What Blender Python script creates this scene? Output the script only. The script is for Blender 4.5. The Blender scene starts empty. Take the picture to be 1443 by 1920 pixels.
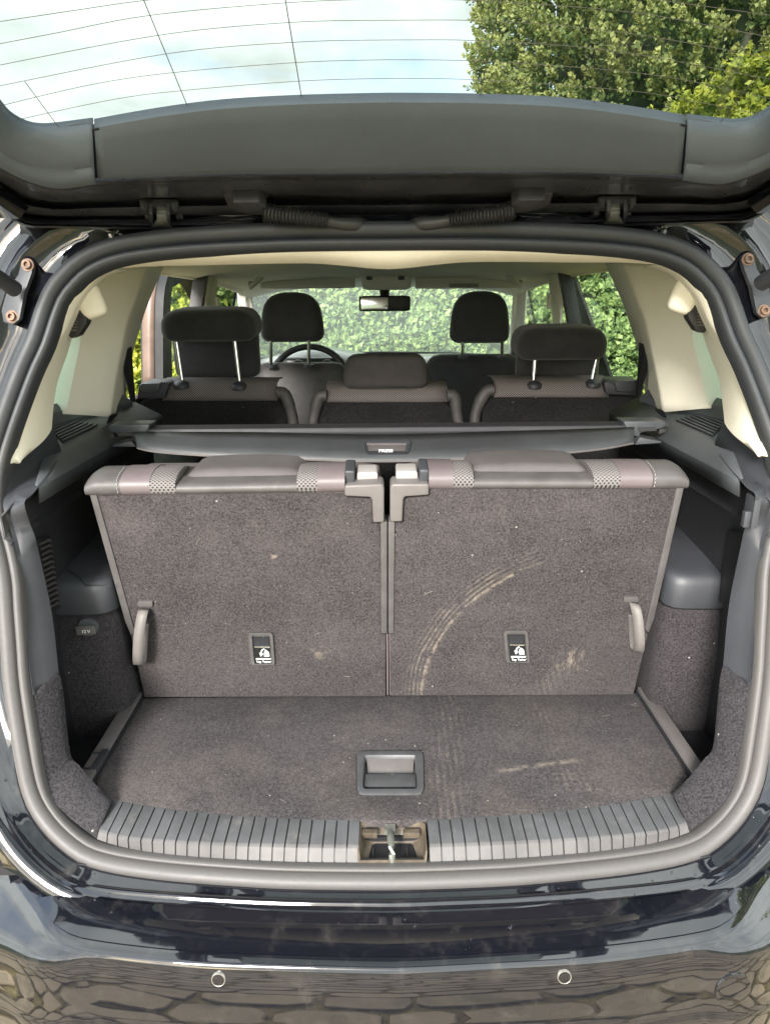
import bpy, bmesh, math, random
import numpy as np
from mathutils import Vector, Matrix

random.seed(3)
rng = np.random.default_rng(7)
R = math.radians
scene = bpy.context.scene
COL = scene.collection
V = Vector

# ------------------------------------------------------------------ camera
FPX, CU, CV = 1280.0, 721.5, 960.0
CAMP = V((-0.0139, 0.0, 1.45))
PITCH, YAW, ROLL = R(17.8), R(0.295), R(0.45)
fwd = V((math.sin(YAW) * math.cos(PITCH), math.cos(YAW) * math.cos(PITCH), -math.sin(PITCH)))
rt0 = V((math.cos(YAW), -math.sin(YAW), 0))
up0 = rt0.cross(fwd)
rt = rt0 * math.cos(ROLL) - up0 * math.sin(ROLL)
up = up0 * math.cos(ROLL) + rt0 * math.sin(ROLL)
camd = bpy.data.cameras.new('camera')
cam = bpy.data.objects.new('camera', camd)
COL.objects.link(cam)
m = Matrix((rt, up, -fwd)).transposed().to_4x4()
m.translation = CAMP
cam.matrix_world = m
camd.sensor_fit = 'VERTICAL'
camd.sensor_height = 36.0
camd.lens = FPX / 1920.0 * 36.0
camd.clip_start = 0.02
camd.clip_end = 400
scene.camera = cam

# ------------------------------------------------------------------ sky, sun, exposure
SUN_EL, SUN_AZ = R(25), math.atan2(-0.32, -1.0)      # behind the photographer, a little to the left
world = bpy.data.worlds.new('World')
scene.world = world
world.use_nodes = True
wn, wl = world.node_tree.nodes, world.node_tree.links
wn.clear()
wo = wn.new('ShaderNodeOutputWorld')
bg = wn.new('ShaderNodeBackground')
bg.inputs['Strength'].default_value = 0.12
sky = wn.new('ShaderNodeTexSky')
sky.sky_type = 'NISHITA'
sky.sun_disc = False
sky.sun_elevation = SUN_EL
sky.sun_rotation = SUN_AZ
sky.dust_density = 1.5
tc = wn.new('ShaderNodeTexCoord')
sep = wn.new('ShaderNodeSeparateXYZ')
wl.new(tc.outputs['Generated'], sep.inputs[0])
den = wn.new('ShaderNodeMath'); den.operation = 'ADD'; den.inputs[1].default_value = 0.22
wl.new(sep.outputs['Z'], den.inputs[0])
den2 = wn.new('ShaderNodeMath'); den2.operation = 'MAXIMUM'; den2.inputs[1].default_value = 0.06
wl.new(den.outputs[0], den2.inputs[0])
dv = wn.new('ShaderNodeVectorMath'); dv.operation = 'DIVIDE'
comb = wn.new('ShaderNodeCombineXYZ')
for k in range(3):
    wl.new(den2.outputs[0], comb.inputs[k])
wl.new(tc.outputs['Generated'], dv.inputs[0]); wl.new(comb.outputs[0], dv.inputs[1])
cn = wn.new('ShaderNodeTexNoise')
cn.inputs['Scale'].default_value = 1.15
cn.inputs['Detail'].default_value = 9
cn.inputs['Roughness'].default_value = 0.55
cn.inputs['Distortion'].default_value = 0.35
wl.new(dv.outputs[0], cn.inputs['Vector'])
cr = wn.new('ShaderNodeValToRGB')
cr.color_ramp.elements[0].position = 0.30
cr.color_ramp.elements[1].position = 0.50
wl.new(cn.outputs['Fac'], cr.inputs[0])
cn2 = wn.new('ShaderNodeTexNoise')
cn2.inputs['Scale'].default_value = 3.1
cn2.inputs['Detail'].default_value = 6
wl.new(dv.outputs[0], cn2.inputs['Vector'])
cc = wn.new('ShaderNodeValToRGB')
cc.color_ramp.elements[0].position = 0.30
cc.color_ramp.elements[0].color = (2.7, 2.92, 2.86, 1)
cc.color_ramp.elements[1].position = 0.62
cc.color_ramp.elements[1].color = (4.5, 4.75, 4.6, 1)
wl.new(cn2.outputs['Fac'], cc.inputs[0])
mx = wn.new('ShaderNodeMix'); mx.data_type = 'RGBA'
wl.new(cr.outputs[0], mx.inputs['Factor'])
wl.new(sky.outputs[0], mx.inputs['A'])
wl.new(cc.outputs[0], mx.inputs['B'])
wl.new(mx.outputs['Result'], bg.inputs['Color'])
wl.new(bg.outputs[0], wo.inputs[0])

sl = bpy.data.lights.new('sun', 'SUN')
sl.energy = 1.5
sl.angle = R(15)
sl.color = (1.0, 0.965, 0.92)
so = bpy.data.objects.new('sun', sl)
COL.objects.link(so)
sd = V((math.sin(SUN_AZ) * math.cos(SUN_EL), math.cos(SUN_AZ) * math.cos(SUN_EL), math.sin(SUN_EL)))
so.rotation_euler = (-sd).to_track_quat('-Z', 'Y').to_euler()
so.location = sd * 30

vs = scene.view_settings
vs.view_transform = 'Standard'
vs.look = 'None'
vs.gamma = 1
vs.use_curve_mapping = False
vs.exposure = 2.75
scene.cycles.max_bounces = 10
scene.cycles.transparent_max_bounces = 24

# ------------------------------------------------------------------ pixel rays onto real surfaces
def ray(u, v):
    return rt * ((u - CU) / FPX) + up * ((CV - v) / FPX) + fwd

def PY(u, v, Y):
    d = ray(u, v); return CAMP + d * ((Y - CAMP.y) / d.y)

def PZ(u, v, Z):
    d = ray(u, v); return CAMP + d * ((Z - CAMP.z) / d.z)

def PW(u, v, x0, k=0.0):
    """left wall |X| = x0 - k (z - 1.2)"""
    d = ray(u, v)
    t = (-x0 + k * (CAMP.z - 1.2) - CAMP.x) / (d.x - k * d.z)
    return CAMP + d * t

def f_open(x, z):
    return 0.79 + 0.30 * (z - 0.64) + 0.2 * x * x

def PO(u, v, dy=0.0):
    """rear opening surface"""
    d = ray(u, v); Y = 0.95
    for _ in range(40):
        p = CAMP + d * (Y / d.y)
        Y = 0.5 * Y + 0.5 * (f_open(p.x, p.z) + dy)
    return CAMP + d * (Y / d.y)

TG = 0.364
TN = V((0, -TG, -1)).normalized()
def PT(u, v, off=0.0):
    """open tailgate plane z = 1.57 + (1 - Y) tan 20, off = towards the inside of the car / downwards"""
    p0 = V((0, 1.0, 1.57)) + TN * off
    d = ray(u, v)
    return CAMP + d * ((p0 - CAMP).dot(TN) / d.dot(TN))

SN = V((0, -1, -0.175)).normalized()
SUP = V((0, -0.175, 1)).normalized()
def PS(u, v, off=0.0):
    """back face of the upright third row"""
    p0 = V((0, 1.2, 0.673)) + SN * off
    d = ray(u, v)
    return CAMP + d * ((p0 - CAMP).dot(SN) / d.dot(SN))

def mir(p):
    return V((-p.x, p.y, p.z))

def crom(pts, n, closed=False):
    """smooth resample (Catmull-Rom, arc length)"""
    P = [V(p) for p in pts]
    N = len(P)
    out = []
    segs = N if closed else N - 1
    for i in range(segs):
        if closed:
            a, b, c, d = P[(i - 1) % N], P[i], P[(i + 1) % N], P[(i + 2) % N]
        else:
            a, b, c, d = P[max(i - 1, 0)], P[i], P[i + 1], P[min(i + 2, N - 1)]
        for k in range(10):
            t = k / 10
            out.append(0.5 * ((2 * b) + (c - a) * t + (2 * a - 5 * b + 4 * c - d) * t * t + (3 * b - a - 3 * c + d) * t ** 3))
    if not closed:
        out.append(P[-1])
    return lin(out, n, closed)

def lin(P, n, closed=False):
    P = [V(p) for p in P]
    if closed:
        P = P + [P[0]]
    L = [0.0]
    for a, b in zip(P, P[1:]):
        L.append(L[-1] + (b - a).length)
    res, j = [], 0
    cnt = n if closed else n - 1
    for i in range(n):
        s = L[-1] * i / cnt
        while j < len(L) - 2 and L[j + 1] < s:
            j += 1
        w = (s - L[j]) / max(L[j + 1] - L[j], 1e-9)
        res.append(P[j].lerp(P[j + 1], min(max(w, 0), 1)))
    return res

# ------------------------------------------------------------------ mesh builder
class MB:
    def __init__(self):
        self.v, self.f, self.m = [], [], []
        self.cur = 0
    def add(self, vs, fs):
        o = len(self.v)
        self.v += [tuple(p) for p in vs]
        self.f += [tuple(i + o for i in f) for f in fs]
        self.m += [self.cur] * len(fs)
    def loft(self, rails, closed=False, cap=False, loop=False):
        """rails: lists of points of equal length; closed = rails form rings; loop = last rail joins the first"""
        n = len(rails[0]); vs = [p for r in rails for p in r]; fs = []
        nr = len(rails)
        for i in range(nr if loop else nr - 1):
            for k in range(n if closed else n - 1):
                a = i * n + k; b = i * n + (k + 1) % n
                i2 = (i + 1) % nr
                fs.append((a, b, i2 * n + (k + 1) % n, i2 * n + k))
        if cap and closed:
            fs.append(tuple(reversed(range(n))))
            fs.append(tuple(range((nr - 1) * n, nr * n)))
        self.add(vs, fs)
    def box(self, c, s, M=None):
        c = V(c); vs = []
        for x in (-.5, .5):
            for y in (-.5, .5):
                for z in (-.5, .5):
                    p = V((x * s[0], y * s[1], z * s[2]))
                    vs.append(c + (M @ p if M else p))
        self.add(vs, [(0, 1, 3, 2), (4, 6, 7, 5), (0, 4, 5, 1), (2, 3, 7, 6), (0, 2, 6, 4), (1, 5, 7, 3)])
    def prism(self, outline, d):
        """closed solid from a planar outline pushed along d"""
        n = len(outline); d = V(d)
        vs = [V(p) for p in outline] + [V(p) + d for p in outline]
        fs = [tuple(range(n)), tuple(reversed(range(n, 2 * n)))]
        fs += [(k, n + k, n + (k + 1) % n, (k + 1) % n) for k in range(n)]
        self.add(vs, fs)
    def tube(self, path, r, n=10, cap=True, closed=False):
        P = [V(p) for p in path]; rings = []
        ref = V((0.123, 0.45, 0.88))
        N = len(P)
        for i, p in enumerate(P):
            if closed:
                t = (P[(i + 1) % N] - P[i - 1]).normalized()
            else:
                t = (P[min(i + 1, N - 1)] - P[max(i - 1, 0)]).normalized()
            a = t.cross(ref).normalized(); b = t.cross(a); ref = b.cross(t) if False else ref
            rr = r[i] if isinstance(r, (list, tuple)) else r
            rings.append([p + a * math.cos(2 * math.pi * k / n) * rr + b * math.sin(2 * math.pi * k / n) * rr for k in range(n)])
        self.loft(rings, closed=True, cap=cap and not closed, loop=closed)
    def lathe(self, c, axis, prof, n=20):
        """prof: (radius, height along axis)"""
        axis = V(axis).normalized(); c = V(c)
        a = axis.orthogonal().normalized(); b = axis.cross(a)
        rings = [[c + axis * h + (a * math.cos(2 * math.pi * k / n) + b * math.sin(2 * math.pi * k / n)) * max(r, 1e-4) for k in range(n)] for r, h in prof]
        self.loft(rings, closed=True, cap=True)
    def rbox(self, size, r, M, n=7, fn=None, bulge=0.0):
        """rounded soft box; fn deforms the local point (x,y,z in half sizes units -1..1 given too)"""
        hx, hy, hz = size[0] / 2, size[1] / 2, size[2] / 2
        r = min(r, hx, hy, hz)
        done = {}
        bm = bmesh.new()
        bmesh.ops.create_cube(bm, size=2)
        bmesh.ops.subdivide_edges(bm, edges=bm.edges[:], cuts=n, use_grid_fill=True)
        vs = []
        bm.verts.ensure_lookup_table()
        for vv in bm.verts:
            q = vv.co
            # spread samples towards the rim
            e = V([math.copysign(abs(c) ** 0.6, c) for c in q])
            p = V((e.x * hx, e.y * hy, e.z * hz))
            inner = V((max(-hx + r, min(hx - r, p.x)), max(-hy + r, min(hy - r, p.y)), max(-hz + r, min(hz - r, p.z))))
            dlt = p - inner
            if dlt.length > 1e-9:
                p = inner + dlt.normalized() * r
            if bulge:
                w = (1 - min(abs(p.x) / hx, 1) ** 2) * (1 - min(abs(p.z) / hz, 1) ** 2)
                p.y += math.copysign(bulge * w, p.y)
            if fn:
                p = fn(p, V((p.x / hx, p.y / hy, p.z / hz)))
            vs.append(M @ p)
        fs = [tuple(x.index for x in f.verts) for f in bm.faces]
        bm.free()
        self.add(vs, fs)

def root_of(o):
    while o.parent:
        o = o.parent
    return o

def obj(name, mb, mat, parent=None, bevel=0, seg=2, angle=38, solid=0, smooth=True, weld=True):
    me = bpy.data.meshes.new(name)
    off = root_of(parent).location if parent else V((0, 0, 0))
    me.from_pydata([(p[0] - off.x, p[1] - off.y, p[2] - off.z) for p in mb.v], [], mb.f)
    mats = mat if isinstance(mat, (list, tuple)) else [mat]
    for mm in mats:
        me.materials.append(mm)
    if len(mats) > 1:
        me.polygons.foreach_set('material_index', mb.m)
    if weld or bevel:
        bm = bmesh.new(); bm.from_mesh(me)
        bmesh.ops.remove_doubles(bm, verts=bm.verts[:], dist=1e-5)
        bmesh.ops.recalc_face_normals(bm, faces=bm.faces[:])
        if bevel:
            ed = [e for e in bm.edges if len(e.link_faces) == 2 and e.calc_face_angle(0) > R(28)]
            try:
                bmesh.ops.bevel(bm, geom=ed, offset=bevel, segments=seg, affect='EDGES', profile=0.6, clamp_overlap=True)
            except Exception:
                pass
        bm.to_mesh(me); bm.free()
    if smooth:
        me.shade_smooth()
        me.set_sharp_from_angle(angle=R(angle))
    o = bpy.data.objects.new(name, me)
    COL.objects.link(o)
    if parent:
        o.parent = parent
    if solid:
        md = o.modifiers.new('thickness', 'SOLIDIFY'); md.thickness = solid; md.offset = 0
    return o

def tag(o, label=None, cat=None, group=None, kind=None):
    if label: o['label'] = label
    if cat: o['category'] = cat
    if group: o['group'] = group
    if kind: o['kind'] = kind
    return o

def thing(name, label, cat, loc, group=None):
    o = bpy.data.objects.new(name, None)
    o.empty_display_size = 0.1
    COL.objects.link(o)
    o.location = loc
    return tag(o, label, cat, group)

# ------------------------------------------------------------------ materials
class E:
    """tiny node expression helper"""
    nt = None
    def __init__(s, sock): s.s = sock
    @staticmethod
    def op(o, *a, clamp=False):
        n = E.nt.nodes.new('ShaderNodeMath'); n.operation = o; n.use_clamp = clamp
        for i, x in enumerate(a):
            if isinstance(x, E): E.nt.links.new(x.s, n.inputs[i])
            else: n.inputs[i].default_value = x
        return E(n.outputs[0])
    def __add__(s, o): return E.op('ADD', s, o)
    __radd__ = __add__
    def __sub__(s, o): return E.op('SUBTRACT', s, o)
    def __rsub__(s, o): return E.op('SUBTRACT', o, s)
    def __mul__(s, o): return E.op('MULTIPLY', s, o)
    __rmul__ = __mul__
    def __truediv__(s, o): return E.op('DIVIDE', s, o)
    def gt(s, o): return E.op('GREATER_THAN', s, o)
    def lt(s, o): return E.op('LESS_THAN', s, o)
    def abs(s): return E.op('ABSOLUTE', s)
    def sqrt(s): return E.op('SQRT', s)
    def band(s, c, w):
        """1 at c falling to 0 at distance w"""
        return E.op('SUBTRACT', 1.0, E.op('DIVIDE', E.op('ABSOLUTE', s - c), w), clamp=True)
    def step(s, a, b):
        n = E.nt.nodes.new('ShaderNodeMapRange'); n.interpolation_type = 'SMOOTHSTEP'
        E.nt.links.new(s.s, n.inputs['Value'])
        n.inputs['From Min'].default_value = a; n.inputs['From Max'].default_value = b
        return E(n.outputs[0])

def emax(a, b): return E.op('MAXIMUM', a, b)

def noise(pos, scale, detail=3, rough=0.55, dist=0.0, stretch=None):
    nt = E.nt
    n = nt.nodes.new('ShaderNodeTexNoise')
    n.inputs['Scale'].default_value = scale; n.inputs['Detail'].default_value = detail
    n.inputs['Roughness'].default_value = rough; n.inputs['Distortion'].default_value = dist
    if stretch:
        mp = nt.nodes.new('ShaderNodeMapping'); mp.inputs['Scale'].default_value = stretch
        nt.links.new(pos, mp.inputs['Vector']); pos = mp.outputs[0]
    nt.links.new(pos, n.inputs['Vector'])
    return E(n.outputs['Fac'])

def voro(pos, scale, feature='F1', out='Distance'):
    n = E.nt.nodes.new('ShaderNodeTexVoronoi'); n.feature = feature
    n.inputs['Scale'].default_value = scale
    E.nt.links.new(pos, n.inputs['Vector'])
    return n.outputs[out]

def mixc(fac, a, b):
    n = E.nt.nodes.new('ShaderNodeMix'); n.data_type = 'RGBA'
    if isinstance(fac, E): E.nt.links.new(fac.s, n.inputs['Factor'])
    else: n.inputs['Factor'].default_value = fac
    for key, x in (('A', a), ('B', b)):
        if isinstance(x, (tuple, list)): n.inputs[key].default_value = (*x[:3], 1)
        else: E.nt.links.new(x, n.inputs[key])
    return n.outputs['Result']

def newmat(name):
    mt = bpy.data.materials.new(name); mt.use_nodes = True
    nt = mt.node_tree
    bs = nt.nodes['Principled BSDF']
    E.nt = nt
    geo = nt.nodes.new('ShaderNodeNewGeometry')
    return mt, nt, bs, geo.outputs['Position']

def bump(nt, bs, h, strength, dist=0.001):
    b = nt.nodes.new('ShaderNodeBump'); b.inputs['Strength'].default_value = strength; b.inputs['Distance'].default_value = dist
    nt.links.new(h.s if isinstance(h, E) else h, b.inputs['Height'])
    nt.links.new(b.outputs[0], bs.inputs['Normal'])

def pm(name, col, rough=0.5, var=0.15, vscale=9, bstr=0.15, bscale=700, metallic=0, ior=1.5, coat=0, grime=0.0, sheen=0.0):
    mt, nt, bs, pos = newmat(name)
    n = noise(pos, vscale, 5)
    a = tuple(c * (1 - var) for c in col); b = tuple(min(c * (1 + var), 1) for c in col)
    cs = mixc(n.step(0.3, 0.7), a, b)
    if grime:
        g = noise(pos, 35, 6, 0.7).step(0.55, 0.8) * grime
        cs = mixc(g, cs, (0.25, 0.22, 0.18))
    nt.links.new(cs, bs.inputs['Base Color'])
    rr = noise(pos, vscale * 3, 4) * 0.16 + (rough - 0.08)
    nt.links.new(rr.s, bs.inputs['Roughness'])
    bs.inputs['Metallic'].default_value = metallic
    bs.inputs['IOR'].default_value = ior
    bs.inputs['Coat Weight'].default_value = coat
    bs.inputs['Coat Roughness'].default_value = 0.04
    if sheen:
        bs.inputs['Sheen Weight'].default_value = sheen
        bs.inputs['Sheen Roughness'].default_value = 0.5
    if bstr:
        bump(nt, bs, noise(pos, bscale, 2), bstr, 0.0006)
    return mt

def carpet(name, col, lint=0.5, dirt=None, fibre=270):
    """cut pile carpet with lint and, where given, trails of dried dirt"""
    mt, nt, bs, pos = newmat(name)
    f = noise(pos, fibre, 3, 0.8)
    f2 = noise(pos, fibre * 2.3, 2, 0.8)
    big = noise(pos, 6, 5, 0.6)
    mid = noise(pos, 45, 4, 0.6)
    v = f * 1.0 + f2 * 0.55 + (big - 0.5) * 0.24 + (mid - 0.5) * 0.10 + (noise(pos, 16, 3, 0.5, 0.4, (0.35, 1, 1)) - 0.5) * 0.12
    lo = tuple(c * 0.42 for c in col); hi = tuple(c * 1.7 for c in col)
    cs = mixc(v.step(0.55, 1.0), lo, hi)
    if dirt:
        sepn = nt.nodes.new('ShaderNodeSeparateXYZ'); nt.links.new(pos, sepn.inputs[0])
        x, y, z = (E(sepn.outputs[i]) for i in range(3))
        cs = mixc(dirt(pos, x, y, z, f), cs, (0.36, 0.30, 0.23))
    if lint:
        d = E(voro(pos, 95)); rnd = nt.nodes.new('ShaderNodeSeparateColor')
        nt.links.new(voro(pos, 95, out='Color'), rnd.inputs[0])
        r1 = E(rnd.outputs[0])
        sp = d.lt(0.16) * r1.gt(1 - 0.06 * lint)
        d2 = E(voro(pos, 33)); rn2 = nt.nodes.new('ShaderNodeSeparateColor')
        nt.links.new(voro(pos, 33, out='Color'), rn2.inputs[0])
        sp2 = d2.lt(0.04) * E(rn2.outputs[1]).gt(1 - 0.10 * lint)
        cs = mixc(emax(sp, sp2) * 0.4, cs, (0.55, 0.52, 0.47))
    nt.links.new(cs, bs.inputs['Base Color'])
    bs.inputs['Roughness'].default_value = 0.95
    bs.inputs['Specular IOR Level'].default_value = 0.06
    bs.inputs['Sheen Weight'].default_value = 0.04
    bs.inputs['Sheen Roughness'].default_value = 0.6
    bump(nt, bs, f * 0.7 + f2 * 0.4, 0.9, 0.0025)
    return mt

def glass(name, tint, refl=1.0, dust=0.0):
    mt = bpy.data.materials.new(name); mt.use_nodes = True
    nt = mt.node_tree; nt.nodes.clear()
    out = nt.nodes.new('ShaderNodeOutputMaterial')
    tr = nt.nodes.new('ShaderNodeBsdfTransparent'); tr.inputs[0].default_value = (*tint, 1)
    gl = nt.nodes.new('ShaderNodeBsdfGlossy'); gl.inputs['Roughness'].default_value = 0.02
    E.nt = nt
    ge = nt.nodes.new('ShaderNodeNewGeometry')
    dt_ = nt.nodes.new('ShaderNodeVectorMath'); dt_.operation = 'DOT_PRODUCT'
    nt.links.new(ge.outputs['True Normal'], dt_.inputs[0]); nt.links.new(ge.outputs['Incoming'], dt_.inputs[1])
    sch = E.op('POWER', 1.0 - E(dt_.outputs['Value']).abs(), 5.0) * (0.96 * 0.6 * refl) + 0.03 * refl
    mxs = nt.nodes.new('ShaderNodeMixShader')
    nt.links.new(sch.s, mxs.inputs[0])
    nt.links.new(tr.outputs[0], mxs.inputs[1]); nt.links.new(gl.outputs[0], mxs.inputs[2])
    if dust:
        tl = nt.nodes.new('ShaderNodeBsdfTranslucent'); tl.inputs[0].default_value = (.8, .82, .8, 1)
        md = nt.nodes.new('ShaderNodeMixShader'); md.inputs[0].default_value = dust
        nt.links.new(mxs.outputs[0], md.inputs[1]); nt.links.new(tl.outputs[0], md.inputs[2])
        mxs = md
    nt.links.new(mxs.outputs[0], out.inputs[0])
    return mt

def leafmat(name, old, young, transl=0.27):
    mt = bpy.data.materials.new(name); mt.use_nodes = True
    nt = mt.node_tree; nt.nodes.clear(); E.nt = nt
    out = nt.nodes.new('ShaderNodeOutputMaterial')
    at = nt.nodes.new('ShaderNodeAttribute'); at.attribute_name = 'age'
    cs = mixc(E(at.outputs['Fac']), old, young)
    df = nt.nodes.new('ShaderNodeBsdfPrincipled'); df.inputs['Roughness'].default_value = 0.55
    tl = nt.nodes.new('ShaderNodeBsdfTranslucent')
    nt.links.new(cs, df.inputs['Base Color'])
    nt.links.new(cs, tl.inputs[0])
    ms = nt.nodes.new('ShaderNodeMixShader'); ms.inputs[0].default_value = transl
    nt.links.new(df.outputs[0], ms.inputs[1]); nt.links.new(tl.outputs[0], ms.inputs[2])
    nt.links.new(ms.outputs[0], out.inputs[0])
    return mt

def paintmat(name, worn=False, dusty=0.0):
    mt, nt, bs, pos = newmat(name)
    dust = noise(pos, 28, 6, 0.7)
    cs = mixc(dust.step(0.5, 0.85) * (0.14 + dusty) + dusty * 0.5, (0.006, 0.0065, 0.010), (0.20, 0.18, 0.16))
    rough = dust.step(0.45, 0.9) * 0.22 + (0.05 + dusty * 0.6)
    if worn:
        # fine scratches and cracks in the protective film
        sc = E(voro(pos, 9, 'DISTANCE_TO_EDGE'))
        n1 = noise(pos, 14, 5, 0.7, 0.6)
        crack = sc.lt(0.0035) * n1.gt(0.53) * noise(pos, 70, 3, 0.7).gt(0.46)
        st = noise(pos, 60, 3, 0.6, 0.0, (0.12, 1.0, 1.0)).gt(0.735)
        fl = noise(pos, 130, 5, 0.8).gt(0.66) * noise(pos, 9, 4).gt(0.55)
        w = fl * 0.5
        cs = mixc(w * 0.42, cs, (0.40, 0.40, 0.44))
        rough = rough + w * 0.4
        bump(nt, bs, noise(pos, 16, 3, 0.5) * 1.0, 0.10, 0.004)
    nt.links.new(cs, bs.inputs['Base Color'])
    nt.links.new(rough.s, bs.inputs['Roughness'])
    bs.inputs['IOR'].default_value = 1.3
    bs.inputs['Coat Weight'].default_value = 1.0
    bs.inputs['Coat Roughness'].default_value = 0.02
    bs.inputs['Coat IOR'].default_value = 1.55
    return mt

def meshfabric(name, base, dot):
    """knitted mesh: rows of small holes"""
    mt, nt, bs, pos = newmat(name)
    mp = nt.nodes.new('ShaderNodeMapping'); mp.inputs['Scale'].default_value = (1, 0.9, 0.9)
    nt.links.new(pos, mp.inputs[0])
    sepn = nt.nodes.new('ShaderNodeSeparateXYZ'); nt.links.new(mp.outputs[0], sepn.inputs[0])
    x, y, z = (E(sepn.outputs[i]) for i in range(3))
    h = (z + y) * 1.0
    P = 0.0072
    row = h / (P * 0.5)
    odd = E.op('MODULO', E.op('FLOOR', row), 2.0).abs()
    fx = E.op('FRACT', x / P + odd * 0.5) - 0.5
    fy = E.op('FRACT', row) - 0.5
    d = (fx * fx * 1.2 + fy * fy * 0.55).sqrt()
    m_ = d.step(0.24, 0.34)
    nt.links.new(mixc(m_, dot, base), bs.inputs['Base Color'])
    bs.inputs['Roughness'].default_value = 0.8
    bump(nt, bs, m_, 0.5, 0.001)
    return mt

ARC = (0.393, 0.678, 0.346)
def seat_dirt(pos, x, y, z, f):
    # tyre-like trail arcing up the back of the seat, plus a muddy smudge
    cx, cz, rad = ARC
    dx, dz = x - cx, z - cz
    r = (dx * dx + dz * dz).sqrt()
    ang = E.op('ARCTAN2', dz, dx)
    wob = noise(pos, 18, 3) * 0.02
    n = nt_lines(r + wob * 0.45 + (noise(pos, 5, 2) - 0.5) * 0.02, 235)
    m1 = (r + wob).band(rad + 0.010, 0.030) * ang.step(1.85, 2.15) * (z - 0.66).step(0.0, 0.03) * n * (noise(pos, 30, 4, 0.7).step(0.34, 0.62))
    edge = (r + wob * 0.4).band(rad - 0.012, 0.006) * ang.step(1.9, 2.1) * noise(pos, 60, 4, 0.7).step(0.38, 0.6)
    rr = ((x - 0.352) * (x - 0.352) + (z - 0.765) * (z - 0.765) * 1.2).sqrt()
    sm = rr.step(0.05, 0.0) * noise(pos, 60, 5, 0.75, 0, (2.0, 1, 0.6)).step(0.44, 0.68)
    sm2 = (x - 0.31 - (z - 0.7) * 0.45).abs().step(0.045, 0.0) * (z - 0.76).step(0.03, -0.05) * nt_lines(x + z * 0.3, 160) * 0.5
    haze = noise(pos, 7, 4).step(0.5, 0.8) * 0.04
    brk = noise(pos, 80, 5, 0.75).step(0.24, 0.62)
    return E.op('MINIMUM', (m1 * 0.26 + edge * 0.34 + sm * 0.5 + sm2 * 0.16) * brk + haze, 0.8)

def nt_lines(s, freq):
    return (E.op('SINE', s * (freq * 6.2832 * 0.5)) * 0.5 + 0.5).step(0.25, 0.8)

def seat_dirt_light(pos, x, y, z, f):
    a = noise(pos, 7, 4).step(0.5, 0.8) * 0.04
    rr = ((x + 0.14) * (x + 0.14) + (z - 0.79) * (z - 0.79)).sqrt().step(0.03, 0.0) * noise(pos, 60, 4)  .step(0.45, 0.7) * 0.22
    r2 = ((x + 0.2) * (x + 0.2) * 0.3 + (z - 1.01) * (z - 1.01)).sqrt().step(0.02, 0.0) * noise(pos, 50, 4).step(0.5, 0.7) * 0.6
    return a + rr + r2

def floor_dirt(pos, x, y, z, f):
    st = nt_lines(x + noise(pos, 12, 3) * 0.02, 170)
    a = (x - 0.095 - (y - 1.0) * 0.12).band(0, 0.045) * st * noise(pos, 22, 4, 0.7).step(0.36, 0.66)
    b = (x - 0.29 + (y - 1.1) * 0.1).band(0, 0.04) * st * noise(pos, 25, 4, 0.7).step(0.38, 0.66)
    c = (y - 0.985 - (x - 0.25) * 0.18).band(0, 0.008) * (x - 0.25).abs().step(0.09, 0.05) * noise(pos, 60, 4).step(0.4, 0.6)
    d = (x - 0.30).band(0, 0.05) * (y - 0.945).abs().step(0.035, 0.02) * nt_lines(y, 150) * nt_lines(x, 120)
    haze = noise(pos, 7, 5).step(0.42, 0.8) * 0.09
    brk = noise(pos, 80, 5, 0.75).step(0.24, 0.62)
    return E.op('MINIMUM', (a * 0.20 + b * 0.14 + c * 0.42 + d * 0.16) * brk + haze, 0.8)

M = {}
M['paint'] = paintmat('black_paint')
M['paint_worn'] = paintmat('scratched_black_paint', True)
M['paint_dusty'] = pm('dusty_black_paint', (0.042, 0.043, 0.052), 0.30, 0.35, 16, 0.05, 200, coat=.4, grime=.35)
M['pit'] = pm('deep_black_plastic', (0.004, 0.004, 0.005), 0.6, 0.1, 9, 0)
def sealmat():
    mt, nt, bs, pos = newmat('rubber_seal')
    sepn = nt.nodes.new('ShaderNodeSeparateXYZ'); nt.links.new(pos, sepn.inputs[0])
    z = E(sepn.outputs[2])
    n = noise(pos, 22, 6, 0.65); n2 = noise(pos, 160, 4, 0.7)
    d = (z + n * 0.35 - 0.17).step(1.36, 0.95) * (n2 * 0.5 + 0.72)
    nt.links.new(mixc(E.op('MINIMUM', d, 1.0), (0.026, 0.029, 0.033), (0.078, 0.073, 0.071)), bs.inputs['Base Color'])
    nt.links.new((n * 0.2 + 0.46).s, bs.inputs['Roughness'])
    bump(nt, bs, noise(pos, 300, 2), 0.12, 0.0006)
    return mt
M['rubber'] = sealmat()
M['rubber_black'] = pm('black_rubber', (0.022, 0.022, 0.022), 0.5, 0.2, 30, 0.1, 300)
M['trim'] = pm('dark_trim_plastic', (0.034, 0.036, 0.042), 0.5, 0.15, 9, 0.25, 900)
M['trim_black'] = pm('black_trim_plastic', (0.014, 0.014, 0.017), 0.55, 0.15, 9, 0.25, 900)
M['trim_gate'] = pm('tailgate_trim_plastic', (0.088, 0.106, 0.128), 0.6, 0.06, 9, 0.35, 420)
M['ledge'] = pm('ledge_plastic', (0.055, 0.06, 0.066), 0.42, 0.12, 9, 0.25, 900)
M['grey'] = pm('grey_plastic', (0.11, 0.10, 0.098), 0.48, 0.12, 12, 0.2, 900)
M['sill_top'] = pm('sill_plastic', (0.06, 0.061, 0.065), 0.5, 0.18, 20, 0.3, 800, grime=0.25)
M['sill_front'] = pm('pale_sill_plastic', (0.095, 0.090, 0.090), 0.5, 0.15, 20, 0.3, 800, grime=0.15)  # paler tone of the sill plastic, given to the rib fronts only
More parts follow.
